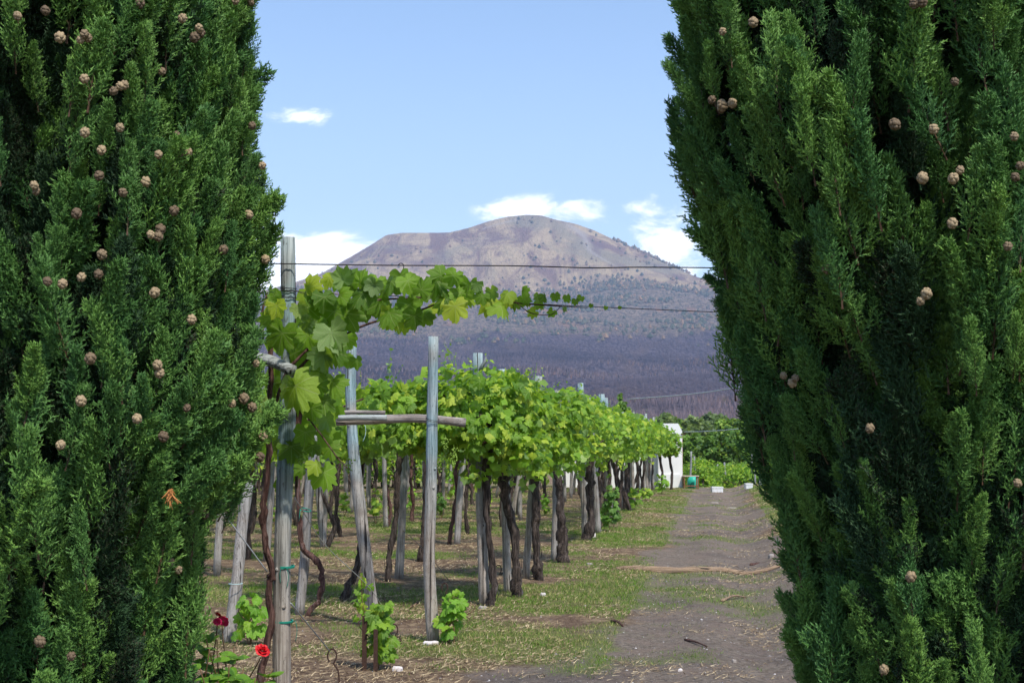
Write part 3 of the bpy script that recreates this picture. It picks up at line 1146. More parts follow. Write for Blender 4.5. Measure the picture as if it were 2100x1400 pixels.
def cone_mesh(seed):
    rg = np.random.default_rng(seed)
    import bmesh
    bm = bmesh.new()
    bmesh.ops.create_icosphere(bm, subdivisions=4, radius=1)
    pts = []
    n = 13
    for i in range(n):
        zz = 1 - 2 * (i + .5) / n
        r = math.sqrt(1 - zz * zz)
        a = i * 2.39996 + rg.normal(0, .12)
        pts.append(Vector((r * math.cos(a), r * math.sin(a), zz)))
    for v in bm.verts:
        d = v.co.normalized()
        ds = sorted((d - p).length for p in pts)
        edge = ds[1] - ds[0]
        k = min(edge / .30, 1)
        rr = .62 + .40 * k ** .6 + (.07 if ds[0] < .10 else 0)
        v.co = d * rr * .0165
        v.co.z *= 1.12
    me = bpy.data.meshes.new('cypress_cone')
    bm.to_mesh(me)
    bm.free()
    me.polygons.foreach_set('use_smooth', np.ones(len(me.polygons), bool))
    me.materials.append(M['cone'])
    return me


CONES = [cone_mesh(s) for s in (1, 2, 3)]


def instancer(name, parent, base, protos, recs, label=None):
    """one 'stuff' object: recs = (pos, euler, scale, which); geometry nodes put the parts' meshes on its points"""
    P = np.array([r[0] for r in recs], np.float32) - np.asarray(base, np.float32)
    me = bpy.data.meshes.new(name)
    me.vertices.add(len(P))
    me.vertices.foreach_set('co', P.ravel())
    for nm, typ, arr in (('rot', 'FLOAT_VECTOR', np.array([r[1] for r in recs], np.float32)),
                         ('scl', 'FLOAT', np.array([r[2] for r in recs], np.float32)),
                         ('which', 'INT', np.array([r[3] for r in recs], np.int32))):
        a = me.attributes.new(nm, typ, 'POINT')
        a.data.foreach_set('vector' if typ == 'FLOAT_VECTOR' else 'value', arr.ravel())
    o = link(name, me, parent)
    ng = bpy.data.node_groups.new(name, 'GeometryNodeTree')
    ng.interface.new_socket('Geometry', in_out='INPUT', socket_type='NodeSocketGeometry')
    ng.interface.new_socket('Geometry', in_out='OUTPUT', socket_type='NodeSocketGeometry')
    N, Lk = ng.nodes, ng.links
    gi, go = N.new('NodeGroupInput'), N.new('NodeGroupOutput')
    join = N.new('GeometryNodeJoinGeometry')

    def named(nm, dt):
        nd = N.new('GeometryNodeInputNamedAttribute')
        nd.data_type = dt
        nd.inputs[0].default_value = nm
        return nd.outputs[0]
    rot, scl, wh = named('rot', 'FLOAT_VECTOR'), named('scl', 'FLOAT'), named('which', 'INT')
    for k, pr in enumerate(protos):
        oi = N.new('GeometryNodeObjectInfo')
        oi.inputs['Object'].default_value = pr
        oi.transform_space = 'ORIGINAL'
        cmpn = N.new('FunctionNodeCompare')
        cmpn.data_type = 'INT'
        cmpn.operation = 'EQUAL'
        Lk.new(wh, cmpn.inputs[2])
        cmpn.inputs[3].default_value = k
        iop = N.new('GeometryNodeInstanceOnPoints')
        Lk.new(gi.outputs[0], iop.inputs['Points'])
        Lk.new(cmpn.outputs[0], iop.inputs['Selection'])
        Lk.new(oi.outputs['Geometry'], iop.inputs['Instance'])
        Lk.new(rot, iop.inputs['Rotation'])
        Lk.new(scl, iop.inputs['Scale'])
        Lk.new(iop.outputs[0], join.inputs[0])
    Lk.new(join.outputs[0], go.inputs[0])
    md = o.modifiers.new('instances', 'NODES')
    md.node_group = ng
    return tag(o, label, kind='stuff')


def cypress(cx, cy, prof, other, side, label, cones, seed, top, extra_cones=()):
    """prof: z -> radius on the side that faces the track (side = +1 or -1 in x), other: radius elsewhere"""
    rg = np.random.default_rng(seed)
    base = Vector((cx, cy, gz(cx, cy)))
    root = empty('cypress_tree', base, label, 'cypress tree', 'cypresses framing the track')
    zs, rs = zip(*prof)

    def R(z, az):
        r = np.interp(z, zs, rs)
        q = np.interp(z, [0, .5, 1.5, 3, top - .8, top], [other * .8, other * .95, other, other * .97, other * .55, .05])
        c = max(0.0, math.cos(az) * side)         # 1 facing the track
        w = min(1.0, c * 1.5)
        lob = 1 + .05 * math.sin(3 * az + z * 2.1 + seed) + .05 * math.sin(5 * az - z * 3.3)
        return (r * w + q * (1 - w)) * (lob * (1 - w * .7) + w * .7)
    # trunk
    mb = MB()
    tz = np.linspace(-.05, top - .6, 14)
    add_tube(mb, [(.03 * math.sin(z * 2), .03 * math.cos(z * 1.7), z) for z in tz], np.interp(tz, [0, top], [.10, .015]), 12, wob=.15, grooves=.2, seed=seed)
    link('trunk', mb.mesh('cypress_trunk', M['bark_tree'], True), root)

    def place(z_tip, az, scale, depth, lean=None):
        r_tip = max(R(z_tip, az) - depth, .03)
        lean = lean if lean is not None else rg.uniform(.10, .48) + 1.3 * max(0.0, R(z_tip, az) - R(z_tip - .33, az))
        out = Vector((math.cos(az), math.sin(az), 0))
        axis = (Vector((0, 0, 1)) + out * lean + Vector(rg.normal(0, .13, 3))).normalized()
        tip = Vector((cx, cy, 0)) + out * r_tip + Vector((0, 0, z_tip))
        pos = tip - axis * BL * scale
        q = axis.to_track_quat('Z', 'Y') @ Euler((0, 0, rg.uniform(0, 6.28))).to_quaternion()
        return pos, q, scale
    toward = math.atan2(-cy, -cx)                 # azimuth that faces the camera
    parts, recs = [], []

    def groove(z, az):
        facing = max(0.0, math.cos(az) * side)
        g = float(fbm(np.array(az * 3.4 + 30 + seed), np.array(z * 1.6 + 3 * math.sin(az * 2)), 2, 3))
        g2 = float(fbm(np.array(az * 6 + 3 + seed), np.array(z * 3.2), 5, 2))
        return (.42 * float(np.clip((.50 - g) / .14, 0, 1)) + .10 * float(np.clip((.55 - g2) / .2, 0, 1))) * (1 - .9 * facing ** 1.5)
    NB = 1700
    for i in range(NB):
        f = ((i * .7548776662) % 1.0)
        z = .22 + (top - .15 - .22) * ((i + .5) / NB)
        az = toward + side * .25 + (f - .5) * 2 * math.pi + rg.normal(0, .05)
        sc = rg.uniform(.65, 1.35)
        pos, q, s = place(z, az, sc, rg.uniform(-.03, .05) + groove(z, az))
        pos.z = max(pos.z, .03)
        shown = abs(f - .5) < .30 and z < 3.35
        if shown and len(parts) < 300 and rg.random() < .46:
            m = q.to_matrix().to_4x4() @ Matrix.Scale(s, 4)
            m.translation = pos - base
            parts.append(link('branch', BRANCH[len(parts) % 6], root, mw=m))
        else:
            recs.append((pos, q.to_euler(), s, int(rg.integers(6))))
    outer, recs = recs, []
    for i in range(2300):
        z = rg.uniform(.25, top - .05)
        az = rg.uniform(-math.pi, math.pi)
        dep = rg.uniform(.32, .56)
        if z > 3.7:
            dep = rg.uniform(.0, .25)
        if math.cos(az) * side > .55:
            dep = rg.uniform(.08, .42)
        pos, q, s = place(z, az, rg.uniform(1.0, 1.6), dep * max(.3, R(z, az) / .8))
        pos.z = max(pos.z, .03)
        recs.append((pos, q.to_euler(), s, int(rg.integers(6))))
    instancer('foliage', root, base, parts[:6], outer)
    inner_protos = []
    for k in range(3):
        pos, q, s = recs[k][0], recs[k][1], recs[k][2]
        m = q.to_matrix().to_4x4() @ Matrix.Scale(s, 4)
        m.translation = pos - base
        inner_protos.append(link('inner_branch', INNER[k], root, mw=m))
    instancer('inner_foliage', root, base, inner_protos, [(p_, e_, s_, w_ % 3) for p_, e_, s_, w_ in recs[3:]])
    # cones, hanging on the surface where they show
    for (px, py) in list(cones) + list(extra_cones):
        r = ray(px, py)
        o = Vector((0, 0, EYE))
        best = None
        for k in np.linspace(3.2, cy + .3, 300):
            p = o + r * (k / r.y)
            dx, dy = p.x - cx, p.y - cy
            rr = R(p.z, math.atan2(dy, dx))
            dist = math.hypot(dx, dy) - rr
            if best is None or dist < best[0]:
                best = (dist, k)
            if dist < -.0:
                best = (dist, k)
                break
        p = o + r * ((best[1] - rg.uniform(.012, .045)) / r.y)
        m = Euler((rg.uniform(-.6, .6), rg.uniform(-.6, .6), rg.uniform(0, 6.28))).to_matrix().to_4x4() @ Matrix.Scale(rg.uniform(.72, 1.05), 4)
        m.translation = p - base
        link('cone', CONES[int(rg.integers(3))], root, mw=m)
    return root, base


def zpy(py, d=4.9):
    return at(1050, py, d).z


PL = [(0, 430), (.4, 425), (.73, 430)]
def profile(pts, cx, d, side):
    out = []
    for px, py in pts:
        p = at(px, py, d)
        out.append((p.z, side * (p.x - cx) - .004))
    out.sort()
    lo = out[0]
    return [(0.0, lo[1] * .8)] + out


left_edge = [(540, -120), (545, 0), (538, 110), (532, 230), (560, 280), (572, 350), (552, 420), (552, 500), (545, 560), (550, 640), (552, 700), (562, 790), (560, 870), (548, 940), (498, 990), (462, 1040), (440, 1090),
             (438, 1200), (425, 1300), (420, 1400)]
right_edge = [(1400, -120), (1392, 0), (1385, 90), (1384, 170), (1380, 250), (1398, 320), (1428, 360), (1455, 430), (1466, 510), (1466, 590), (1486, 680), (1502, 760), (1520, 850), (1545, 925), (1568, 990),
              (1612, 1050), (1615, 1110), (1602, 1160), (1600, 1230), (1612, 1300), (1635, 1400)]
CXL, CYL = -1.62, 4.95
CXR, CYR = 1.62, 4.95
left_cones = [(173, 70), (165, 82), (180, 78), (123, 77), (36, 33), (93, 22), (374, 38), (408, 58), (399, 77), (411, 68), (287, 8), (514, 5), (483, 3), (173, 162), (332, 147), (233, 187), (255, 175), (246, 177), (246, 262),
              (174, 272), (362, 277), (517, 258), (325, 317), (208, 308), (386, 312), (367, 317), (203, 360), (299, 373), (252, 395), (70, 380), (74, 392), (157, 438), (357, 432), (309, 481), (329, 470), (325, 485), (458, 512),
              (209, 522), (97, 577), (128, 582), (167, 568), (202, 562), (317, 600), (538, 340), (538, 440), (510, 440), (544, 532), (185, 735), (323, 748), (327, 765), (166, 822), (281, 858), (383, 836), (124, 912),
              (500, 817), (517, 835), (475, 827), (525, 745), (393, 655), (539, 893), (533, 937), (523, 972), (390, 1045), (414, 1040), (420, 1055), (350, 1153), (366, 1168), (399, 1197), (146, 1345), (82, 1315), (335, 895)]
right_cones = [(1482, 65), (1545, 46), (1460, 205), (1481, 218), (1479, 225), (1502, 212), (1480, 215), (1835, 255), (1958, 168), (1915, 265), (1892, 365), (1955, 366), (1969, 349), (2082, 363), (2092, 340), (1953, 458), (1696, 550),
               (2067, 505), (1888, 617), (1900, 602), (1607, 770), (1631, 775), (1625, 785), (1868, 1182), (1813, 1372), (2087, 990), (1875, 8), (1890, 4), (1784, 878), (2080, 280)]
CYP_L, BASE_L = cypress(CXL, CYL, [(z_, r_ - .036) for z_, r_ in profile(left_edge, CXL, CYL, 1)], .80, 1, 'dense dark green cypress left of the track, crowded with brown cones', left_cones, 3, 4.5)
CYP_R, BASE_R = cypress(CXR, CYR, [(z_, r_ - (.045 if z_ < 2.2 else .012)) for z_, r_ in profile(right_edge, CXR, CYR, -1)], .80, -1, 'dense dark green cypress right of the track, with fewer cones', right_cones, 4, 4.6)
# a dead orange sprig hanging in the left cypress
mb = MB()
rg = np.random.default_rng(9)
c = at(350, 1008, 4.22)
for i in range(26):
    a = Vector(rg.normal(0, .006, 3)) + c
    b = a + Vector((rg.normal(0, .012), rg.normal(0, .01), -rg.uniform(.015, .045)))
    add_tube(mb, [a, b], [.0022, .0008], 4)
link('dead_sprig', mb.mesh('dead_sprig', M['dead_sprig'], off=BASE_L), CYP_L)['label'] = 'dry orange dead sprig'
print('cypress', round(time.time() - T0, 1))
# ------------------------------------------------------------------ posts
def post(top, foot, wpx_top, wpx_foot, d, label, mat='post', seed=0, group='weathered trellis posts', bend=0.0, d_top=None, sink=.06, knots=0, path=None, flat=1.0):
    """top / foot: photograph pixels; widths in photograph pixels at distance d"""
    dt = d_top or d
    F = at(foot[0], foot[1], d) if foot[1] is not None else at(foot[0], 1500, d)
    zf = gz(F.x, F.y)
    T = at(top[0], top[1], dt)
    base = Vector((F.x, F.y, zf))
    rg = np.random.default_rng(seed)
    P = []
    n = 16
    sgn = bend
    for i in range(n + 1):
        t = i / n
        p = base.lerp(T, t)
        p.x += sgn * math.sin(t * math.pi) * 1.0 + .006 * math.sin(t * 9 + seed)
        p.y += .005 * math.sin(t * 7 + seed * 2)
        if path:
            q = at(*path(t), d)
            p.x = q.x
        P.append(p)
    P[0] = P[0] - Vector((0, 0, sink))
    r0, r1 = wpx_foot / FPX * d / 2, wpx_top / FPX * dt / 2
    R = np.linspace(r0, r1, n + 1) * (1 + .035 * rg.normal(0, 1, n + 1))
    mb = MB()
    V, F4, F3 = tube(P, R, 22, wob=.045, seed=seed, grooves=.11, flat=flat)
    mb.add(V, F4)
    mb.F3.append(F3)
    root = empty('wooden_post', base, label, 'post', group)
    link('shaft', mb.mesh('post_shaft', M[mat], True, base), root)
    for k in range(knots):
        t = rg.uniform(.25, .85)
        a = rg.uniform(-2.4, -.7)
        p = Vector(P[int(t * n)])
        mb = MB()
        rr = R[int(t * n)]
        add_tube(mb, [p + Vector((math.cos(a), math.sin(a), 0)) * rr * .7, p + Vector((math.cos(a), math.sin(a), .12)) * rr * 1.18], [rr * .38, rr * .16], 8, wob=.2)
        link('knot', mb.mesh('knot', M[mat], True, base), root)
    return root, base, P, R


def ring(mb, c, r, axis=(0, 0, 1), turns=1.0, rt=.0025, n=28, tilt=.0, pitch=.0, seed=0):
    ax = Vector(axis).normalized()
    a = ax.orthogonal().normalized()
    b = ax.cross(a)
    P = []
    m = int(n * turns)
    for i in range(m + 1):
        th = i / n * 2 * math.pi
        P.append(Vector(c) + (a * math.cos(th) + b * math.sin(th)) * r + ax * (pitch * th / 6.283 + tilt * math.sin(th)))
    add_tube(mb, P, rt, 5)


# ------------------------------------------------------------------ vine trunks
def trunk_path(pts, d, d1=None, k=5):
    """pixel points bottom -> top at distance d (d1 at the top)"""
    n = len(pts)
    out = []
    for i, (px, py) in enumerate(pts):
        t = i / max(n - 1, 1)
        out.append(at(px, py, d + ((d1 or d) - d) * t))
    return smooth_path([np.array(p) for p in out], k)


def trunk_mesh(mb, P, R, seed=0, n=14, rough=1.0):
    P = np.array(P, float)
    rg = np.random.default_rng(seed)
    m = len(P)
    R = np.interp(np.linspace(0, 1, m), np.linspace(0, 1, len(R)), R)
    R = R * (1 + .11 * rough * rg.normal(0, 1, m))
    P = P + rg.normal(0, .22, (m, 3)) * R[:, None] * np.array([1, 1, .2])
    add_tube(mb, P, R, n, wob=.16 * rough, grooves=.34, seed=seed, twist=.13)


def strips(mb, P, R, seed, n=10):
    """loose flaking bark"""
    rg = np.random.default_rng(seed + 5)
    P = np.array(P)
    m = len(P)
    for _ in range(n):
        i = int(rg.integers(1, max(2, m - 3)))
        r = float(np.interp(i / m, np.linspace(0, 1, len(R)), R))
        a = rg.uniform(0, 6.28)
        o = np.array([math.cos(a), math.sin(a), 0]) * r * 1.03
        p0 = P[i] + o
        p1 = P[min(i + 2, m - 1)] + o * 1.02
        p2 = p1 + np.array([math.cos(a) * .012, math.sin(a) * .012, .02]) if rg.random() < .5 else p1
        add_tube(mb, [p0, (p0 + p1) / 2 + o * .15, p2], [.002, .0045, .0012], 4)


# ------------------------------------------------------------------ canopy leaves
def canopy_items(rg, n, cx, cy, hx, hy, z0, z1, face=(0.35, -.8), size=(.085, .14), hang=.75):
    """leaves over the shell of a lumpy box: (pos, tip, normal, size, tint)"""
    items = []
    while len(items) < n:
        # direction from the core, biased to the seen side and to the top
        a = rg.uniform(0, 2 * math.pi)
        b = rg.uniform(-.85, 1.0)
        v = np.array([math.cos(a) * math.sqrt(max(0, 1 - b * b)), math.sin(a) * math.sqrt(max(0, 1 - b * b)), b])
        r = rg.uniform(.72, 1.04) * (1 + .16 * math.sin(3 * a + cx * 5) + .12 * math.sin(7 * b + cy * 3))
        # superellipsoid-ish box
        s = (abs(v[0]) ** 3 + abs(v[1]) ** 3 + abs(v[2]) ** 3) ** (-1 / 3)
        p = np.array([cx + v[0] * s * hx * r, cy + v[1] * s * hy * r, (z0 + z1) / 2 + v[2] * s * (z1 - z0) / 2 * r])
        if rg.random() < .9 and float(fbm(np.array(p[0] * 3.1 + p[2] * 1.7 + 50), np.array(p[1] * 3.1 - p[2] * 2.3 + 50), 3, 2)) < .46:
            continue
        nrm = np.array([v[0], v[1], max(v[2], 0) + .35]) + rg.normal(0, .42, 3)
        tip = np.array([v[0] * .4, v[1] * .4, -hang]) + rg.normal(0, .45, 3)
        if v[2] > .6:
            tip = np.array([v[0], v[1], .1]) + rg.normal(0, .55, 3)
        items.append((p, tip, nrm, rg.uniform(*size) * (1.25 if rg.random() < .2 else 1), rg.random()))
    return items


def shoots(rg, mb, items, cx, cy, z, n, spread=.4, hgt_=.3):
    """thin young shoots and tendrils standing over the canopy, with small pale leaves"""
    for _ in range(n):
        p = np.array([cx + rg.uniform(-spread, spread), cy + rg.uniform(-spread, spread), z - .1])
        d = np.array([rg.normal(0, .3), rg.normal(0, .3), 1.0])
        L = rg.uniform(.5, 1.2) * hgt_
        pts = [p]
        for k in range(5):
            d = d + rg.normal(0, .22, 3)
            d /= np.linalg.norm(d)
            pts.append(pts[-1] + d * L / 5)
            if k > 0:
                items.append((pts[-1], rg.normal(0, 1, 3) + [0, 0, .2], rg.normal(0, 1, 3) + [0, -.4, .6], rg.uniform(.022, .055), .8 + .19 * rg.random()))
        add_tube(mb, pts, np.linspace(.0028, .0010, len(pts)), 4)


def grape_cluster(p, rg, L=.14, w=.045, n=42, r=.0065):
    mb = MB()
    ico = np.array([[0, 0, 1], [.894, 0, .447], [.276, .851, .447], [-.724, .526, .447], [-.724, -.526, .447], [.276, -.851, .447],
                    [.724, .526, -.447], [-.276, .851, -.447], [-.894, 0, -.447], [-.276, -.851, -.447], [.724, -.526, -.447], [0, 0, -1]])
    IF = np.array([[0, 1, 2], [0, 2, 3], [0, 3, 4], [0, 4, 5], [0, 5, 1], [1, 6, 2], [2, 7, 3], [3, 8, 4], [4, 9, 5], [5, 10, 1], [6, 7, 2], [7, 8, 3], [8, 9, 4], [9, 10, 5], [10, 6, 1],
                   [11, 7, 6], [11, 8, 7], [11, 9, 8], [11, 10, 9], [11, 6, 10]])
    for i in range(n):
        t = rg.random()
        a = rg.uniform(0, 6.28)
        q = w * (1 - t) ** .6 * math.sqrt(rg.random())
        c = np.array([q * math.cos(a), q * math.sin(a), -t * L])
        mb.add(ico * r * rg.uniform(.8, 1.2) + c, IF, 0)
    add_tube(mb, [(0, 0, .03), (0, 0, -L * .8)], .0012, 4)
    return mb.mesh('grape_cluster', M['grape'], True)


GR = [grape_cluster(None, np.random.default_rng(k), *a) for k, a in enumerate(((.17, .05, 60), (.12, .04, 40), (.10, .05, 36)))]


def vine(base, trunks, label, leaf_items=(), stuff_items=(), key='canopy', mat_stuff='leaf_canopy', arms=(), grapes=(), group='grapevines on the trellis',
         bark='bark', cat='grapevine', seed=0, shoot_mesh=None, name='grapevine'):
    root = empty(name, base, label, cat, group)
    rg = np.random.default_rng(seed + 100)
    if trunks:
        mb = MB()
        for j, (P, R) in enumerate(trunks):
            trunk_mesh(mb, P, R, seed + j)
            if max(R) > .02 and np.array(P)[0][1] < 27:
                strips(mb, P, R, seed + j)
        link('trunk', mb.mesh('vine_trunk', M[bark], True, base), root)
    for j, (P, R) in enumerate(arms):
        mb = MB()
        trunk_mesh(mb, P, R, seed + 30 + j, n=9, rough=.7)
        link('cane', mb.mesh('cane', M[bark], True, base), root)
    if shoot_mesh is not None and shoot_mesh.n:
        link('shoots', shoot_mesh.mesh('green_shoots', M['leaf_young'], False, base), root)['kind'] = 'stuff'
    for (p, t, n, s, tint) in leaf_items:
        add_leaf(root, base, key, p, t, n, s, rg)
    if len(stuff_items):
        it = stuff_items
        P = np.array([i[0] for i in it], float); T = np.array([i[1] for i in it], float)
        N = np.array([i[2] for i in it], float); S = np.array([i[3] for i in it], float); ti = np.array([i[4] for i in it], float)
        me = cheap_foliage('foliage', P, T, N, S, ti, M[mat_stuff], base)
        link('foliage', me, root)['kind'] = 'stuff'
    for g in grapes:
        m = Matrix.Translation(Vector(g[0]) - Vector(base)) @ Matrix.Scale(g[1], 4)
        link('grape_cluster', GR[int(rg.integers(3))], root, mw=m)
    return root


# ================================================================== the foremost post (5.8 m away) and its vine
p1, b1, P1, R1 = post((592, 487), (574, 1685), 30, 39, 5.8, 'tall thick grey post nearest the camera, tied with green twine', seed=1, knots=2)
mb = MB()
for py in (1163, 1275):
    c = at(583 if py < 1200 else 580, py, 5.8)
    ring(mb, c, .0395, turns=2.0, rt=.0028, pitch=.004, tilt=.003)
    e = c + Vector((.004, -.041, -.004)) if py < 1200 else c + Vector((.040, -.012, 0))
    add_tube(mb, smooth_path([e, e + Vector((.012, -.004, .006)), e + Vector((.02, -.004, -.03)), e + Vector((.014, -.002, -.075))], 5), .0014, 4)
    add_tube(mb, smooth_path([e, e + Vector((-.01, -.004, .002)), e + Vector((-.014, -.004, -.02)), e + Vector((-.012, -.002, -.055))], 5), .0014, 4)
link('green_twine', mb.mesh('green_twine', M['tie'], True, b1), p1)
mb = MB()
for py in (593, 598, 612):
    ring(mb, at(592, py, 5.8), .0325, turns=1.6, rt=.0019, pitch=.006, tilt=.004)
link('wire_tie', mb.mesh('wire_tie', M['wire_dark'], True, b1), p1)

# beams near the foremost post
def beam(pts, d, w, label, seed=0, d1=None, h=None, mat='beam', n=10):
    P = trunk_path(pts, d, d1, 4)
    w_ = w / FPX * d / 2
    mb = MB()
    rg = np.random.default_rng(seed)
    m = len(P)
    V, F4, F3 = tube(P, w_ * (1 + .022 * rg.normal(0, 1, m)), n, wob=.05, grooves=.25, seed=seed, flat=(h or 1.0))
    base = Vector(P[0])
    mb.add(V, F4)
    mb.F3.append(F3)
    o = link('crossbeam', mb.mesh('crossbeam', M[mat], True, base), loc=base)
    return tag(o, label, 'wooden beam', 'crossbeams lashed to the posts')


beam([(524, 733), (560, 742), (600, 760)], 5.72, 26, 'short bluish round beam poking out of the left cypress by the tallest post', 3, mat='beam_blue', d1=5.6)
beam([(600, 762), (640, 772)], 5.9, 24, 'stub of pale split log behind the leaves at the tallest post', 4, mat='beam_blue', d1=5.85)
beam([(590, 784), (630, 787), (672, 788)], 5.9, 25, 'dark grey squared beam end beside the tallest post', 5, d1=5.8, n=6)
beam([(690, 864), (740, 862), (830, 858), (890, 860), (955, 867)], 11.75, 19, 'long grey crossbeam lashed between the two front posts, its end poking out right', 6)
beam([(690, 846), (735, 845), (790, 846)], 11.72, 10, 'thin split board lying uppermost on the long front crossbeam', 7, n=6, mat='beam')
beam([(690, 857), (735, 856), (793, 857)], 11.66, 13, 'short bluish split log between the thin board and the long front crossbeam', 8, n=7, mat='beam_blue')

# wires
def wire(pts, r, mat, label, k=6, knots=(), kinds='wire'):
    P = smooth_path([np.array(at(*p)) for p in pts], k)
    base = Vector(P[0])
    mb = MB()
    add_tube(mb, P, r, 5)
    for (q, dr) in knots:
        c = at(*q)
        add_tube(mb, smooth_path([c + Vector((-.012, 0, 0)), c + Vector((0, -.004, .008)), c + Vector((.012, 0, 0)), c + Vector(dr) * .5, c + Vector(dr)], 4), r * .7, 4)
    o = link('wire', mb.mesh('wire', M[mat], True, base), loc=base)
    return tag(o, label, 'wire', 'trellis wires')


wire([(470, 539, 5.8), (592, 541, 5.76), (800, 544, 5.8), (1050, 545, 5.8), (1205, 549, 5.8), (1310, 548, 5.8), (1460, 549, 5.8), (1640, 552, 5.8)], .0026, 'wire_dark',
     'upper dark wire running level across the sky from the tallest post', knots=[((822, 544, 5.79), (.02, 0, -.05))])
wire([(592, 596, 5.76), (655, 602, 5.8), (780, 606, 5.8), (930, 612, 5.8), (1080, 622, 5.8), (1220, 629, 5.8), (1470, 640, 5.8), (1640, 647, 5.8)], .0017, 'wire_dark',
     'lower thin wire carrying the long leafy vine shoot', knots=[((610, 600, 5.79), (.05, 0, -.01))])
wire([(430, 1020, 5.6), (475, 1074, 5.6), (548, 1172, 5.72)], .0028, 'wire_light', 'pale guy wire between the left cypress and the reddish vine stem')
wire([(596, 1236, 5.8), (640, 1290, 6.4), (676, 1334, 6.9)], .0032, 'wire_light', 'pale guy wire running down from the tallest post to the iron eye')
wire([(604, 1020, 5.83), (670, 1120, 8.0), (760, 1207, 9.9), (800, 1270, 11.0)], .0026, 'wire_light', 'thin guy wire slanting past the leaning bluish post to the ground')
wire([(780, 1050, 20), (858, 1115, 15), (925, 1195, 12.9)], .003, 'wire_dark', 'thin slack wire behind the middle front post')
wire([(1285, 818, 40), (1370, 812, 38), (1440, 805, 36), (1500, 796, 34), (1600, 782, 32)], .012, 'wire_light', 'pale cable sagging in front of the burned slope')
wire([(1403, 885, 49), (1450, 884, 46), (1525, 878, 42), (1640, 866, 38)], .011, 'wire_light', 'pale cable from the white building toward the right cypress')


# iron ground eyes
def iron_eye(px, py, top, d, label, w=12, seed=0):
    T = at(px, top, d)
    G = at(px + 16, py, d)
    G.z = gz(G.x, G.y)
    h = T.z - G.z
    r = w / FPX * d / 2
    C = T - Vector((0, 0, r * 1.5))
    P = [G - Vector((0, 0, .03)), G.lerp(C, .45) + Vector((.012, 0, 0)), C + Vector((r * .5, 0, -r * 2))]
    for a in np.linspace(-.9, 4.1, 12):
        P.append(C + Vector((r * math.cos(a), 0, r * 1.5 * math.sin(a))))
    mb = MB()
    add_tube(mb, smooth_path([np.array(p) for p in P], 3), .0055, 6)
    o = link('ground_anchor', mb.mesh('ground_anchor', M['iron'], True, G), loc=G)
    return tag(o, label, 'iron anchor', 'iron anchors in the soil')


iron_eye(681, 1372, 1330, 9.6 * .98, 'rusty iron eye in the soil at the foot of the pale guy wire', 18)
iron_eye(808, 1308, 1279, 11.2, 'rusty iron eye behind the small staked vine', 15)
iron_eye(912, 1240, 1195, 13.2, 'rusty bent iron hook right of the middle front post', 12)
iron_eye(1022, 1180, 1158, 17, 'rusty curved iron hook between the second and third trunks of the track-side row', 12)

# the foremost vine: reddish stem, canes, leaves one by one
bv = Vector((at(548, 1640, 5.78).x, 5.78, 0))
tp = trunk_path([(535, 1650), (530, 1500), (531, 1405), (545, 1345), (556, 1280), (552, 1200), (560, 1175), (548, 1130), (541, 1075), (543, 1020), (550, 960), (552, 890), (553, 800), (556, 700)], 5.78, 5.74, 4)
tp2 = trunk_path([(608, 1000), (611, 900), (612, 830), (604, 770)], 5.9, 5.85, 4)
ca = trunk_path([(556, 860), (585, 770), (612, 735), (650, 698), (700, 650), (760, 618), (850, 611), (950, 605), (1050, 620), (1150, 628), (1205, 631)], 5.72, 5.7, 4)
cb = trunk_path([(600, 770), (640, 728), (700, 690), (760, 662), (850, 640), (930, 612), (1000, 610)], 5.78, 5.72, 4)
cc = trunk_path([(612, 828), (650, 880), (690, 935), (712, 960)], 5.7, 5.6, 4)
cd = trunk_path([(540, 700), (538, 640), (548, 600)], 5.75, 5.75, 4)
ce = trunk_path([(1060, 622), (1090, 642), (1130, 645), (1150, 628)], 5.7, 5.7, 4)
items = []
rg = np.random.default_rng(77)


def put_leaf(px, py, spx, tipdir=(0, -1), d=5.7, tilt=.5, tint=.5, flip=False, list_=None):
    """leaf centred about the pixel; tipdir in picture sense (right, up)"""
    c = at(px, py, d)
    spx = spx * .72
    tip = Vector((tipdir[0], rg.uniform(-.35, .35), tipdir[1]))
    n = Vector((rg.normal(0, tilt), -1 if not flip else 1, rg.normal(.35, tilt)))
    s = spx / FPX * d
    pos = c - tip.normalized() * s * .28
    (items if list_ is None else list_).append((pos, tip, n, s * rg.uniform(1.0, 1.15), tint))


# along the long shoot: dense near the post, dwindling to the tip
sh = [(640, 600, 70), (668, 575, 60), (700, 562, 60), (722, 590, 80), (748, 572, 60), (655, 640, 85), (688, 655, 90), (720, 660, 95), (750, 640, 80), (690, 610, 70), (735, 620, 85), (700, 590, 75), (716, 556, 45),
      (768, 590, 65), (775, 630, 75), (790, 650, 80), (812, 660, 85), (760, 600, 60), (800, 590, 70), (822, 580, 70), (845, 595, 75), (840, 640, 80), (822, 670, 60), (868, 640, 70), (850, 660, 65), (870, 580, 65), (880, 600, 75), (896, 572, 65), (908, 590, 80), (925, 575, 60), (905, 630, 80),
      (930, 640, 75), (945, 618, 65), (958, 600, 70), (880, 650, 60), (967, 620, 60), (985, 618, 50), (1000, 635, 60), (1012, 605, 50), (1022, 640, 75), (1040, 610, 55), (1055, 625, 50), (1030, 620, 55), (1068, 600, 38), (1080, 620, 42),
      (1092, 640, 34), (1105, 610, 30), (1120, 612, 34), (1110, 632, 32), (1140, 614, 32), (1160, 612, 28), (1178, 622, 22), (1195, 615, 24), (1125, 640, 28), (1155, 634, 20), (1242, 634, 14), (1268, 634, 12), (1205, 626, 14), (975, 590, 40), (860, 610, 60), (740, 600, 70), (780, 610, 60), (668, 620, 70), (648, 605, 55)]
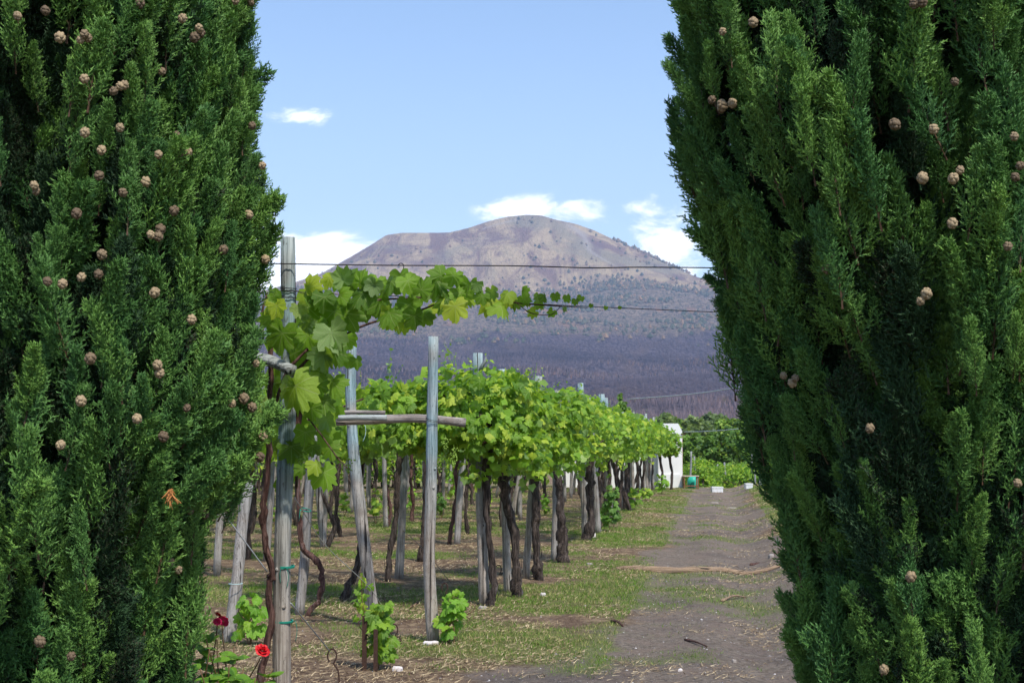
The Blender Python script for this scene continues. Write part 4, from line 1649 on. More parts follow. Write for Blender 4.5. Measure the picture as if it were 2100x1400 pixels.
for (px, py, s) in sh:
    up = 1 if py < 585 and rg.random() < .35 else -1
    put_leaf(px + rg.normal(0, 3), py + rg.normal(0, 3), s, (rg.normal(0, .45), up + rg.normal(0, .3)), 5.7 + rg.uniform(-.1, .1), .42, rg.random(), flip=rg.random() < .22)
# around the post top-left, pale and backlit ones
for (px, py, s, td) in [(575, 705, 105, (-.2, -1)), (622, 738, 110, (.75, -.55)), (565, 640, 70, (-.2, -1)), (548, 610, 55, (-.3, -.8)), (612, 815, 120, (.3, -1)), (585, 800, 85, (-.5, -.9)),
                        (640, 640, 70, (.6, -.6)), (660, 690, 85, (.4, -.9)), (685, 700, 100, (.35, -1)), (560, 860, 80, (-.1, -1)), (578, 880, 75, (.1, -1)), (600, 870, 80, (.3, -1)), (597, 930, 78, (.05, -1)), (590, 975, 60, (-.1, -1)),
                        (650, 960, 50, (.3, -1)), (668, 985, 85, (.25, -1)), (660, 900, 70, (.1, -1)), (640, 850, 70, (.1, -1)), (625, 900, 70, (-.1, -1)), (665, 835, 70, (.2, -1)), (683, 800, 75, (-.1, -1)),
                        (712, 745, 46, (.15, -1)), (733, 748, 42, (.1, -1)), (646, 770, 80, (.2, -1)), (665, 745, 85, (.1, -1)), (625, 700, 70, (-.4, -.8)), (578, 1002, 46, (.2, -.8)),
                        (545, 660, 60, (-.5, -.5)), (556, 760, 60, (-.3, -1)), (548, 840, 60, (-.2, -1)), (575, 920, 55, (-.3, -1)), (612, 940, 60, (.1, -1)), (640, 925, 55, (0, -1)), (680, 930, 60, (.2, -1)),
                        (616, 640, 50, (.3, -.8)), (618, 660, 60, (.1, -1)), (640, 670, 60, (.5, -.5)), (655, 720, 80, (.2, -1)), (690, 735, 75, (.3, -1)), (558, 600, 45, (-.4, .5)), (552, 700, 70, (-.2, -1)),
                        (560, 800, 70, (0, -1)), (600, 840, 60, (0, -1)), (620, 970, 45, (0, -1)), (672, 870, 55, (.3, -1)), (630, 790, 60, (-.2, -1)), (540, 900, 50, (-.3, -1)), (650, 800, 60, (.2, -1)), (690, 680, 70, (.4, -.8)), (712, 705, 60, (.1, -1)),
                        (580, 740, 70, (-.3, -.8)), (668, 790, 60, (.1, -1))]:
    dd = 5.66 + rg.uniform(-.16, .22)
    if 565 < px < 612 and s not in (105, 120, 78, 46):
        dd = 5.9
    put_leaf(px, py, s * (1.08 if s >= 100 else 1), td, dd, .45, rg.random(), flip=rg.random() < .3)
extra = []
for _ in range(70):   # the leaves behind, filling the vine's depth
    px = rg.uniform(545, 688); py = rg.uniform(600, 930)
    if (py < 700 and px > 690) or (575 < px < 612 and py < 690):
        continue
    put_leaf(px, py, rg.uniform(50, 80), (rg.normal(0, .4), -1), 6.0 + rg.uniform(0, .5), .55, rg.random(), list_=extra)
root_v1 = vine(bv, [(tp, [.018, .017, .014, .016, .013, .013, .012, .010]), (tp2, [.007, .012, .016, .013])], 'vine with a long leafy shoot trained right from the tallest post',
     items, extra, 'leaf', 'leaf', arms=[(ca, [.008, .006, .0055, .004, .0035, .0015]), (cb, [.007, .005, .004, .003]), (cc, [.0035, .003, .002]), (cd, [.006, .004]), (ce, [.002, .0015])],
     grapes=[(at(622, 925, 5.75), .7), (at(715, 940, 6.0), .6)], bark='bark_red', seed=1)

# ================================================================== front posts
posts = [
    ((721, 690), (768, 1252), 22, 27, 12.4, 'bluish post leaning left, second from the left of the two joined by the long beam', 'post', 0, None),
    ((889, 690), (887, 1312), 21, 25, 11.3, 'straight slender bluish post right of the leaning one, white stone at its foot', 'post', 0, None),
    ((980, 724), (994, 1241), 19, 22, 13.9, 'grey post with a splintered top at the head of the track-side row', 'post', 0, None),
]
c_label = ['bluish post leaning left, carrying the left end of the long beam', 'straight slender post carrying the right end of the long beam, white stone at its foot', 'grey post with a splintered top, beside the first trunk of the track-side row']
FP = []
for k, (t, f, wt, wf, d, _, mt, b, _2) in enumerate(posts):
    def pth(tt, k=k):
        if k == 0:
            xs = np.interp(tt, [0, .35, .6, .8, 1], [768, 742, 725, 718, 721])
        elif k == 1:
            xs = np.interp(tt, [0, .1, .25, .5, .7, 1], [889, 884, 880, 884, 886, 889])
        else:
            xs = np.interp(tt, [0, .4, .7, 1], [994, 986, 981, 980])
        return xs, np.interp(tt, [0, 1], [f[1], t[1]])
    FP.append(post(t, f, wt, wf, d, c_label[k], mt, 10 + k, knots=2, path=pth))
mb = MB()
add_tube(mb, [at(984, 760, 13.8), at(996, 738, 13.8), at(997, 730, 13.8)], [.02, .012, .002], 6, wob=.3)
link('splinter', mb.mesh('splinter', M['post_grey'], True, FP[2][1]), FP[2][0])
for k, (px, py) in ((0, (732, 858)), (1, (887, 863))):
    mb = MB()
    d = posts[k][4]
    c = at(px, py, d)
    ring(mb, c, .054, turns=2.2, rt=.0022, pitch=.012, tilt=.02)
    link('wire_tie', mb.mesh('wire_tie', M['wire_dark'], True, FP[k][1]), FP[k][0])
mb = MB()
c = at(742, 862, 12.25)
add_tube(mb, smooth_path([c, c + Vector((.03, 0, -.05)), c + Vector((.032, 0, -.12)), c + Vector((.01, 0, -.18))], 5), .0022, 4)
link('string', mb.mesh('string', M['tie_pale'], True, FP[0][1]), FP[0][0])


def slab(px, py, w, d, label, mat='white_stone', h=.03, dep=.09, seed=0, name='stone'):
    c = at(px, py, d)
    z = gz(c.x, d)
    rg = np.random.default_rng(seed)
    mb = MB()
    w_ = w / FPX * d / 2
    n = 9
    th = np.arange(n) / n * 6.283
    rr = 1 + rg.uniform(-.22, .22, n)
    rings = []
    for zz, k in ((-.02, 1.0), (h * .6, 1.0), (h, .82)):
        rings.append(np.stack([np.cos(th) * w_ * rr * k, np.sin(th) * dep / 2 * rr * k, np.full(n, zz) + (rg.uniform(-.004, .004, n) if zz > 0 else 0)], 1))
    V = np.concatenate(rings + [[[0, 0, h]]])
    i = np.arange(n)
    F4 = np.concatenate([np.stack([k * n + i, k * n + (i + 1) % n, (k + 1) * n + (i + 1) % n, (k + 1) * n + i], 1) for k in range(2)])
    F3 = np.stack([2 * n + i, 2 * n + (i + 1) % n, np.full(n, 3 * n)], 1)
    mb.add(V, F4)
    mb.F3.append(F3)
    o = link(name, mb.mesh(name, M[mat], False), loc=(c.x, c.y, z))
    o.rotation_euler = (0, 0, rg.uniform(-.3, .3))
    return tag(o, label, 'stone', 'stones lying on the soil')


slab(884, 1315, 30, 11.15, 'flat white stone at the foot of the straight slender post', h=.025)
slab(816, 1372, 22, 9.95, 'white chunk of stone on the bare soil right of the staked vine', h=.03, seed=2, dep=.06)
slab(990, 1244, 20, 13.6, 'flat pale stone at the foot of the splintered grey post', 'stone', .025, seed=3)
slab(1216, 1107, 10, 24.0, 'white stone against the foot of the fifth trunk of the track-side row', h=.07, seed=4, dep=.12)
slab(1229, 1093, 12, 25.5, 'small grey stone at the foot of the post behind the fifth trunk', 'stone', .03, seed=5)
slab(1500, 1037, 22, 36, 'flat whitish stone at the far end of the track', 'stone', h=.02, seed=6, dep=.3)
slab(1465, 1030, 16, 38, 'smaller flat grey stone beyond the far end of the track stone', 'stone', .03, seed=7, dep=.2)
slab(1582, 1140, 12, 19.6, 'small pinkish stone at the right verge above the log', 'stone', .05, seed=8, dep=.08)
slab(1114, 1218, 10, 14.8, 'small white stone in the grass right of the third trunk', h=.03, seed=9, dep=.05)
slab(1208, 1155, 12, 18.5, 'small grey stone in the grass left of the log', 'stone', .02, seed=10, dep=.05)
slab(1395, 1365, 9, 10.0, 'pebble-sized white stone low on the track', h=.015, seed=11, dep=.03)
slab(1505, 1340, 9, 10.6, 'brownish small stone on the track near its right side', 'stone', .02, seed=12, dep=.03)

# half-buried log across the track
y0 = 17.7
P = [at(1262, 1163, y0 + .1), at(1300, 1166, y0), at(1350, 1172, y0 - .05), at(1420, 1174, y0 - .05), at(1480, 1170, y0), at(1540, 1167, y0 + .05), at(1605, 1163, y0 + .1)]
P = smooth_path([np.array((p.x, p.y, gz(p.x, p.y) + .012)) for p in P], 8)
mb = MB()
add_tube(mb, P, np.interp(np.linspace(0, 1, len(P)), [0, .08, .3, .6, .8, 1], [.008, .035, .058, .045, .035, .022]), 14, wob=.09, grooves=.15, seed=4, cap=True)
lg = link('log', mb.mesh('log', M['log'], True, Vector(P[0])), loc=Vector(P[0]))
tag(lg, 'peeled brown log lying half buried across the track', 'log')

# ================================================================== the track-side row
# (trunk pixel paths bottom -> top, distance, radii px, label)
row = [
    ([(1004, 1243), (1012, 1200), (1006, 1120), (999, 1040), (998, 960), (1003, 890), (1000, 870)], 13.8, [13, 8, 7, 8, 8, 10, 9], 'first trunk of the track-side row, thin and dark beside the splintered post'),
    ([(1057, 1218), (1058, 1170), (1056, 1110), (1045, 1050), (1035, 990), (1034, 935), (1040, 905)], 14.7, [13, 10, 9, 10, 11, 13, 9], 'second trunk of the track-side row, bowed and forking below the leaves'),
    ([(1103, 1186), (1100, 1130), (1098, 1070), (1097, 1000), (1094, 945), (1098, 920)], 16.4, [12, 9, 8, 9, 11, 12], 'third trunk of the track-side row, upright beside a slim cracked post'),
    ([(1158, 1150), (1155, 1100), (1150, 1060), (1147, 1010), (1140, 965), (1142, 940)], 18.8, [13, 12, 9, 8, 9, 8], 'fourth trunk of the track-side row, with peeling grey bark against its post'),
    ([(1206, 1108), (1211, 1070), (1210, 1020), (1211, 970), (1211, 925)], 23.0, [13, 9, 8, 8, 7], 'fifth trunk of the track-side row, with a white stone at its foot'),
    ([(1277, 1035), (1284, 1000), (1285, 960), (1287, 930)], 36, [11, 6, 5, 5], 'sixth trunk of the track-side row, broad foot in shade'),
]
ROWX = lambda y: -2.33 + .146 * y


def gtrunk(pts, d, wr, arms_to=None):
    P = trunk_path(pts, d, None, 5)
    zg = gz(P[0][0], d)
    dz = zg - P[0][2]
    P[:, 2] += dz * np.linspace(1, 0, len(P)) ** 1.5
    P[0][2] -= .05
    R = [w / FPX * d for w in wr]
    return P, R


rg = np.random.default_rng(31)
NLEAF = [165, 150, 140, 120, 0, 0]
for k, (pts, d, wr, label) in enumerate(row):
    P, R = gtrunk(pts, d, wr)
    base = Vector((P[0][0], P[0][1], gz(P[0][0], P[0][1])))
    top = P[-1]
    cx = top[0]
    arms = []
    for s in (-1, 1):
        e = smooth_path([top, top + np.array([s * .12, .05, .10]), top + np.array([s * .30, .15 * s, .20]), top + np.array([s * .45, .4 * s, .30])], 4)
        arms.append((e, [R[-1] * .8, R[-1] * .6, R[-1] * .45, .01]))
    items, st = [], []
    mbs = MB()
    sp = [.55, .55, .62, .8, 1.5, 2.2][k]
    hx = .50
    nl = NLEAF[k]
    cyy = d + (.15 if k < 3 else .4)
    z0, z1 = 1.38, 2.20
    if nl:
        allit = canopy_items(rg, nl * 6, cx + .02, cyy, hx, sp * .75, z0, z1, size=(.075, .13))
        # the seen ones (towards camera and track) become parts
        allit.sort(key=lambda i: (i[0][1] - cyy) * 1.0 - (i[0][0] - cx) * .6 - .15 * i[0][2])
        items = allit[:nl]
        st = allit[nl:int(nl * 5.0)]
    else:
        st = canopy_items(rg, 1500, cx - .03, d + sp * .1, hx * .95, sp, z0, z1, size=(.075, .13))
    st += canopy_items(rg, 260 if nl else 300, cx - .45, d + .5, .4, sp, 1.5, 2.15, size=(.08, .13))
    shoots(rg, mbs, st, cx, cyy, z1, 7, .45, .32)
    for _ in range(5):      # hanging tresses
        hx_, hy_ = cx + rg.uniform(-.3, .5), cyy - sp * rg.uniform(.1, .8)
        st += canopy_items(rg, 34, hx_, hy_, .12, .12, z0 - rg.uniform(.04, .34), z0 + .25, size=(.075, .12))
    gr = []
    if k < 4:
        for _ in range(3):
            gr.append((np.array([cx + rg.uniform(-.1, .45), d - sp * .5 + rg.uniform(-.2, .15), rg.uniform(1.45, 1.75)]), rg.uniform(.7, 1.0)))
    vine(base, [(P, R)], label, items, st, 'canopy', 'leaf_canopy', arms, gr, 'vines along the track', seed=40 + k, shoot_mesh=mbs)

# posts of that row
prow = [((1029, 757), (1042, 1205), 17, 17, 15.2, 'grey post just behind the second trunk of the track-side row'),
        ((1104, 771), (1079, 1182), 15, 15, 16.6, 'slim cracked post leaning right, between the second and third trunks of the track-side row'),
        ((1143, 800), (1137, 1148), 13, 15, 19.2, 'grey post pressed against the fourth trunk of the track-side row'),
        ((1190, 785), (1199, 1098), 12, 13, 24.5, 'bluish post left of the fifth trunk of the track-side row'),
        ((1212, 815), (1226, 1092), 10, 13, 25.0, 'grey post half behind the fifth trunk of the track-side row'),
        ((1234, 808), (1250, 1052), 13, 15, 31.0, 'tall blue-green post standing clear of the leaves midway down the track-side row'),
        ((1243, 815), (1253, 1040), 8, 9, 33.5, 'thin grey post touching the tall blue-green one')]
for k, (t, f, wt, wf, d, lb) in enumerate(prow):
    post(t, f, wt, wf, d, lb, 'post' if k not in (2, 4) else 'post_grey', 60 + k, sink=.08)
# knot of wire and old wood at the head of the first trunk
mb = MB()
c = at(985, 903, 13.6)
rg2 = np.random.default_rng(4)
for _ in range(16):
    a = rg2.normal(0, .03, 3) * [1.6, .8, .7]
    b = rg2.normal(0, .04, 3) * [1.6, .8, .7]
    add_tube(mb, smooth_path([np.array(c) + a, np.array(c) + (a + b) / 2 + rg2.normal(0, .02, 3), np.array(c) + b], 4), .008, 5, wob=.3)
o = link('old_wood_knot', mb.mesh('old_wood_knot', M['bark_red'], True, c), loc=c)
tag(o, 'reddish knot of old vine wood bound to the splintered grey post', 'vine wood')
beam([(1195, 884), (1245, 880)], 30.5, 7, 'far short crossbeam poking out of the leaves at the tall blue-green post', 9)

# far members of the row: shared foliage and trunk meshes
def far_vine_meshes(seed, n=700, hx=.6, hy=.9, z0=1.32, z1=2.15, size=(.085, .14), mat='leaf_canopy'):
    rg = np.random.default_rng(seed)
    it = canopy_items(rg, n, 0, 0, hx, hy, z0, z1, size=size)
    mbs = MB()
    shoots(rg, mbs, it, 0, 0, z1, 8, .5, .3)
    P, T, N, S, ti = [np.array([i[j] for i in it], float) for j in range(5)]
    return cheap_foliage('foliage', P, T, N, S, ti, M[mat])


def far_trunk_mesh(seed, bark='bark'):
    rg = np.random.default_rng(seed)
    w = rg.uniform(-.12, .12, 4)
    P = smooth_path([np.array(p) for p in [(0, 0, -.05), (w[0] * .7, w[2] * .5, .35), (w[1], w[3], .8), (w[0] * .4, 0, 1.2), (0, 0, 1.5)]], 5)
    mb = MB()
    trunk_mesh(mb, P, [.055, .038, .035, .036, .042], seed, n=10)
    top = P[-1]
    for s in (-1, 1):
        e = smooth_path([P[-4], top + np.array([s * .18, .1 * s, .05]), top + np.array([s * .5, .3 * s, .18])], 4)
        trunk_mesh(mb, e, [.028, .02, .01], seed + 3, n=7, rough=.6)
    return mb.mesh('vine_trunk', M[bark], True)


def far_post_mesh(seed, mat='post'):
    rg = np.random.default_rng(seed)
    mb = MB()
    lx = rg.normal(0, .05)
    P = [(lx * t + .006 * math.sin(t * 6 + seed), .03 * rg.normal(0, .2), -.06 + t * 2.5) for t in np.linspace(0, 1, 9)]
    add_tube(mb, P, np.linspace(.048, .036, 9), 12, wob=.05, grooves=.15, seed=seed)
    return mb.mesh('wooden_post', M[mat], True)


FOL = [far_vine_meshes(s) for s in (1, 2, 3, 4)]
TRK = [far_trunk_mesh(s) for s in (1, 2, 3, 4, 5, 6)] + [far_trunk_mesh(7, 'bark_red')]
PST = [far_post_mesh(s, m) for s, m in ((1, 'post'), (2, 'post'), (3, 'post_grey'), (4, 'post_grey'), (5, 'post_grey'))]


def far_vine(x, y, label, group, rg, fol=True, s=1.0, name='grapevine'):
    z = gz(x, y)
    root = empty(name, (x, y, z), label, 'grapevine', group)
    root.rotation_euler = (0, 0, rg.uniform(0, 6.28))
    root.scale = (s, s, s)
    link('trunk', TRK[int(rg.integers(7))], root)
    if fol:
        f = link('foliage', FOL[int(rg.integers(4))], root)
        f['kind'] = 'stuff'
        f.rotation_euler = (0, 0, rg.uniform(0, 6.28))
    return root


def far_post(x, y, label, group, rg, h=1.0, tilt=.05):
    o = link('wooden_post', PST[int(rg.integers(5))], loc=(x, y, gz(x, y)))
    o.rotation_euler = (rg.normal(0, tilt), rg.normal(0, tilt), rg.uniform(0, 6.28))
    o.scale = (1, 1, h)
    return tag(o, label, 'post', group)


rg = np.random.default_rng(91)
y = 26.0
OW = 'first second third fourth fifth sixth seventh eighth ninth tenth eleventh twelfth thirteenth fourteenth fifteenth sixteenth seventeenth eighteenth nineteenth twentieth'.split()
iv = ip = 0
while y < 50:
    if abs(y - 36) > 1:
        far_vine(ROWX(y) + rg.normal(0, .05), y, 'dark gnarled vine, %s of the close-set far stretch of the track-side row' % OW[iv], 'far vines of the track-side row', rg)
        iv += 1
    if y > 34:
        far_post(ROWX(y) + rg.normal(.05, .08), y + .5, 'bluish grey post, %s of the close-set far stretch of the track-side row' % OW[ip], 'far posts of the track-side row', rg, rg.uniform(.9, 1.02))
        ip += 1
    y += 1.35
# the slanting old trunk
P, R = gtrunk([(1294, 1046), (1270, 990), (1256, 945), (1250, 915)], 33.0, [6, 5, 4, 4])
vine(Vector((P[0][0], P[0][1], gz(P[0][0], P[0][1]))), [(P, R)], 'thin old vine trunk slanting left beside the tall blue-green post', group='vines along the track', seed=5)
print('row', round(time.time() - T0, 1))
# ================================================================== vines and posts inside the vineyard
# the ones the photograph lets one tell apart: trunk pixel paths bottom -> top
inner = [
    ([(627, 1260), (655, 1225), (661, 1190), (655, 1155), (625, 1128), (615, 1095), (612, 1020), (611, 940), (612, 900)], 13.0, [6, 6, 6, 6, 5, 5, 4, 4, 4], 'reddish vine stem bowing out right in a big curve beside a grey post', 'bark_red'),
    ([(706, 1226), (716, 1195), (735, 1150), (738, 1100), (736, 1040), (738, 980), (742, 930)], 14.3, [9, 8, 6, 6, 6, 6, 7], 'dark trunk with a crooked foot behind the leaning bluish post', 'bark'),
    ([(795, 1190), (800, 1130), (812, 1060), (815, 1000), (818, 940), (828, 910)], 16.3, [8, 6, 6, 7, 7, 7], 'dark twisting trunk beside a slanting post, between the two front posts', 'bark'),
    ([(862, 1147), (868, 1090), (872, 1030), (874, 960), (878, 920)], 19.0, [8, 6, 6, 6, 6], 'dark trunk just left of the straight slender front post', 'bark'),
    ([(920, 1114), (928, 1060), (936, 1010), (934, 970), (944, 935)], 22.2, [4, 4, 4, 6, 5], 'thin dark vine stem right of the straight slender front post', 'bark_red'),
    ([(672, 1120), (685, 1080), (675, 1045), (655, 1000), (645, 960), (640, 920)], 21.5, [5, 5, 4, 4, 4, 4], 'wavy vine stem beyond the big curved one', 'bark'),
    ([(796, 1078), (800, 1050), (797, 1020), (790, 985), (790, 940)], 27.0, [4, 4, 3, 3, 3], 'slim wavy stem against a far grey post between the two front posts', 'bark_red'),
    ([(514, 1070), (519, 1020), (520, 960)], 28.0, [5, 4, 4], 'far dark trunk seen right of the left cypress', 'bark'),
]
rg = np.random.default_rng(55)
for k, (pts, d, wr, label, bark) in enumerate(inner):
    P, R = gtrunk(pts, d, wr)
    base = Vector((P[0][0], P[0][1], gz(P[0][0], P[0][1])))
    top = P[-1]
    # the stem goes on up into the leaves
    P = np.concatenate([P, smooth_path([P[-1], P[-1] + np.array([.03, 0, .15]), P[-1] + np.array([.0, 0, .35])], 3)[1:]])
    P[-1][2] = min(P[-1][2], 1.85)
    arms = []
    for s in (-1, 1):
        q = P[-4]
        arms.append((smooth_path([q, q + np.array([s * .2, 0, .08]), q + np.array([s * .55, .1, .22])], 4), [R[-1] * .8, R[-1] * .6, .008]))
    items, st = [], []
    mbs = MB()
    cx = top[0]
    if k in (0, 1, 2, 3):
        # leaf slab overhead; its near face is what shows
        n = {0: 130, 1: 150, 2: 170, 3: 150}[k]
        xx = {0: -1.75, 1: -1.22, 2: -.80, 3: -.42}[k]
        yy = {0: 13.9, 1: 13.7, 2: 13.9, 3: 13.6}[k]
        z1 = {0: 2.08, 1: 2.12, 2: 2.10, 3: 2.26}[k]
        allit = canopy_items(rg, n * 5, xx, yy, .38, .6, 1.40, z1, size=(.08, .135))
        allit.sort(key=lambda i: (i[0][1] - yy) - .25 * i[0][2])
        items = allit[:n]
        st = allit[n:]
        st += canopy_items(rg, 450, xx * 1.05 - .3, yy + 1.6, .6, 1.0, 1.48, 2.08, size=(.08, .13))
        shoots(rg, mbs, st, xx, yy, z1, 6 if k else 3, .3, .42)
    else:
        st = canopy_items(rg, 700, cx, d, .9, 1.1, 1.45, 2.1, size=(.09, .14))
    gr = []
    if k in (2, 3):
        gr = [(np.array([xx + rg.uniform(-.2, .3), yy - .62, rg.uniform(1.42, 1.6)]), 1.0) for _ in range(2)]
    vine(base, [(P, R)], label, items, st, 'canopy', 'leaf_canopy', arms, gr, 'vines inside the vineyard', bark=bark, seed=70 + k, shoot_mesh=mbs)
# a clump of green grapes where the beam pokes out
for (px, py, d, s) in ((938, 885, 13.0, 1.1), (948, 905, 13.0, 1.0), (1008, 862, 13.3, .8)):
    pass

inp = [((508, 990), (470, 1306), 22, 27, 11.4, 'pale leaning post beside the left cypress, tied with thin string', 'post_grey', 11.6),
       ((646, 880), (614, 1256), 18, 20, 13.1, 'grey post behind the curved reddish stem, with a green tie', 'post_grey', None),
       ((840, 800), (817, 1180), 15, 18, 16.6, 'shaded post slanting right beside the dark twisting trunk', 'post_grey', None),
       ((957, 830), (936, 1118), 12, 14, 22.0, 'shaded post slanting right, right of the straight slender front post', 'post_grey', None),
       ((640, 850), (664, 1122), 12, 15, 21.5, 'shaded post leaning left beyond the curved reddish stem', 'post_grey', None),
       ((783, 830), (792, 1080), 9, 10, 26.8, 'far grey post left of the dark twisting trunk', 'post_grey', None)]
for k, (t, f, wt, wf, d, lb, mt, dt) in enumerate(inp):
    p, b, PP, RR = post(t, f, wt, wf, d, lb, mt, 80 + k, d_top=dt)
    if k == 0:
        mb = MB()
        ring(mb, at(483, 1196, 11.4), .054, turns=1.5, rt=.003)
        link('string', mb.mesh('string', M['tie_pale'], True, b), p)
    if k == 1:
        mb = MB()
        c = at(626, 1045, 13.0)
        ring(mb, c, .05, turns=1.5, rt=.004, tilt=.015)
        add_tube(mb, [c + Vector((-.04, -.04, 0)), c + Vector((-.05, -.045, -.10))], .003, 4)
        link('green_twine', mb.mesh('green_twine', M['tie'], True, b), p)

# the rest of the vineyard: regular rows fading into the leaves
rg = np.random.default_rng(17)
taken = [(at(p[0][0], 900, d).x, d) for p, d, *_ in inner] + [(at(f[0], 1000, d).x, d) for t, f, a, b_, d, *_ in inp]
ORD = ['', 'first', 'second', 'third', 'fourth', 'fifth', 'sixth', 'seventh', 'eighth', 'ninth', 'tenth', 'eleventh', 'twelfth', 'thirteenth', 'fourteenth', 'fifteenth', 'sixteenth', 'seventeenth', 'eighteenth', 'nineteenth', 'twentieth']
for r in range(1, 9):
    y = 15.5 + rg.uniform(0, .8) + (2.0 if r > 2 else 1.5)
    nth = 0
    while y < 51:
        x = ROWX(y) - 1.95 * r + rg.normal(0, .12)
        if x > -.26 * y - 1.5 and all(math.hypot(x - a, (y - b_) * .6) > .75 for a, b_ in taken):
            nth += 1
            far_vine(x, y, 'dark vine, %s from the front in the %s shaded row from the track' % (ORD[nth], ORD[r]), 'vines in the shaded inner rows', rg, s=rg.uniform(.95, 1.02))
            far_post(x + rg.uniform(.12, .3) * rg.choice([-1, 1]), y + rg.uniform(-.3, .3), 'grey post, %s from the front in the %s shaded row from the track' % (ORD[nth], ORD[r]), 'posts in the shaded inner rows', rg, rg.uniform(.84, .93), .07)
        y += rg.uniform(2.1, 2.7)
# bright vines closing the view beyond the far end of the rows
for r in range(2):
    for x in np.arange(-15, 1.0, .95):
        far_vine(x + rg.normal(0, .2), 50.6 + 1.2 * r + rg.normal(0, .1), 'sunlit bushy vine closing the far end of the rows', 'sunlit vines at the far end', rg, s=rg.uniform(.9, 1.0))
for x in np.arange(-14.5, 1.0, .8):     # leafy to the ground
    yy = 50.0 + rg.normal(0, .15)
    root = empty('leafy_vine', (x, yy, gz(x, yy)), 'sunlit vine leafy down to the ground at the far end of the rows', 'grapevine', 'leafy sunlit vines at the far end')
    f = link('foliage', FOL[int(rg.integers(4))], root)
    f['kind'] = 'stuff'
    f.location = (0, 0, -1.1)
    link('trunk', TRK[int(rg.integers(7))], root)


# young vines with single leaves
def young(px, py0, py1, d, wpx, n, label, stake=None, seed=0, spx=(22, 36), key='young', name='young_vine', loose=.5):
    rg = np.random.default_rng(seed)
    G = at(px, py1, d)
    G.z = gz(G.x, d)
    T = at(px, py0, d)
    root = empty(name, G, label, 'young vine', 'young vines')
    H = T.z - G.z
    mb = MB()
    for s in range(3):
        a = G + Vector((rg.normal(0, .01), rg.normal(0, .01), -.02))
        w = wpx / FPX * d / 2
        P = smooth_path([np.array(a), np.array(G) + [rg.normal(0, w * .4), 0, H * .35], np.array(G) + [rg.normal(0, w * .6), 0, H * .7], np.array(G) + [rg.normal(0, w * .4), 0, H * rg.uniform(.85, 1)]], 4)
        add_tube(mb, P, np.linspace(.006, .0018, len(P)), 5)
    link('stem', mb.mesh('stem', M['cane'], True, G), root)
    for i in range(n):
        t = rg.uniform(.12, 1.0) ** .8
        w = wpx / FPX * d / 2 * (1 - .55 * max(0, t - .6))
        a = rg.uniform(0, 6.28)
        q = math.sqrt(rg.random())
        p = np.array(G) + [w * q * math.cos(a), w * q * math.sin(a), H * t]
        sz = rg.uniform(*spx) / FPX * d * (1.0 if t < .85 else .6)
        add_leaf(root, G, key, p, (math.cos(a) * .6, math.sin(a) * .5 - .2, -.7 + rg.normal(0, loose)), (math.cos(a) * .5 + rg.normal(0, .3), -.8, .6 + rg.normal(0, .3)), sz, rg)
    return root, G


young(512, 1220, 1312, 11.2, 62, 34, 'pale green young vine between the left cypress and the tallest post', seed=1, spx=(22, 36))
r_, g_ = young(776, 1235, 1372, 10.0, 56, 60, 'young vine tied to a rusty stake in front of the leaning post', seed=2, spx=(24, 36), key='canopy')
for i in range(16):
    rgx = np.random.default_rng(i)
    p = at(742 + rgx.normal(0, 9), 1185 + i * 5.5, 10.0)
    add_leaf(r_, g_, 'canopy', p, rgx.normal(0, 1, 3) + [0, 0, -.7], (rgx.normal(0, .4), -1, .4), rgx.uniform(13, 24) / FPX * 10, rgx)
mb = MB()
add_tube(mb, smooth_path([np.array(at(758, 1290, 10)), np.array(at(744, 1240, 10)), np.array(at(741, 1180, 10))], 5), [.003] * 11, 5)
link('stem', mb.mesh('stem', M['cane'], True, g_), r_)
G = at(747, 1374, 9.95)
G.z = gz(G.x, G.y)
mb = MB()
T = at(746, 1262, 9.95)
box(mb, G.x - .016, G.x + .016, G.y - .014, G.y + .014, G.z - .05, T.z)
st_ = link('stake', mb.mesh('stake', M['iron'], False, G), loc=G)
tag(st_, 'rusty square stake holding up the young vine before the leaning post', 'stake')
G2 = at(770, 1375, 9.9)
G2.z = gz(G2.x, G2.y)
mb = MB()
box(mb, G2.x - .014, G2.x + .014, G2.y - .012, G2.y + .012, G2.z - .05, at(770, 1290, 9.9).z)
tag(link('stake', mb.mesh('stake', M['iron'], False, G2), loc=G2), 'short dark stake hidden among the leaves of the young vine before the leaning post', 'stake')
young(926, 1215, 1312, 11.2, 48, 40, 'bright young vine at the foot of the straight slender front post', seed=3, spx=(20, 32), key='young')
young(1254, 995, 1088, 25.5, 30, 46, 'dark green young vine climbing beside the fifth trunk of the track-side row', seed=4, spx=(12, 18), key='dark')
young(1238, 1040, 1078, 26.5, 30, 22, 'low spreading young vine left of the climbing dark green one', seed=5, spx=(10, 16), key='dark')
young(1300, 1000, 1040, 34.0, 30, 30, 'small bushy young vine near the slanting old trunk', seed=6, spx=(9, 14), key='canopy')
young(1358, 972, 1010, 44.0, 28, 34, 'bright young vine near the white building', seed=7, spx=(8, 13), key='young')
young(1325, 1000, 1022, 39.0, 26, 24, 'low young vine halfway between the slanting trunk and the white building', seed=8, spx=(8, 12), key='canopy')
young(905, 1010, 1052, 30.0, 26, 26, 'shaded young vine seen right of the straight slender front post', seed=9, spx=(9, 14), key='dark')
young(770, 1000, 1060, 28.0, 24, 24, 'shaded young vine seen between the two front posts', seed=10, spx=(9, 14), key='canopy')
young(706, 1010, 1040, 31.0, 22, 20, 'small shaded young vine left of the leaning post', seed=11, spx=(9, 14), key='canopy')
young(925, 960, 1010, 36.0, 20, 26, 'sprawling far young vine under the leaves right of the straight post', seed=12, spx=(8, 13), key='young')

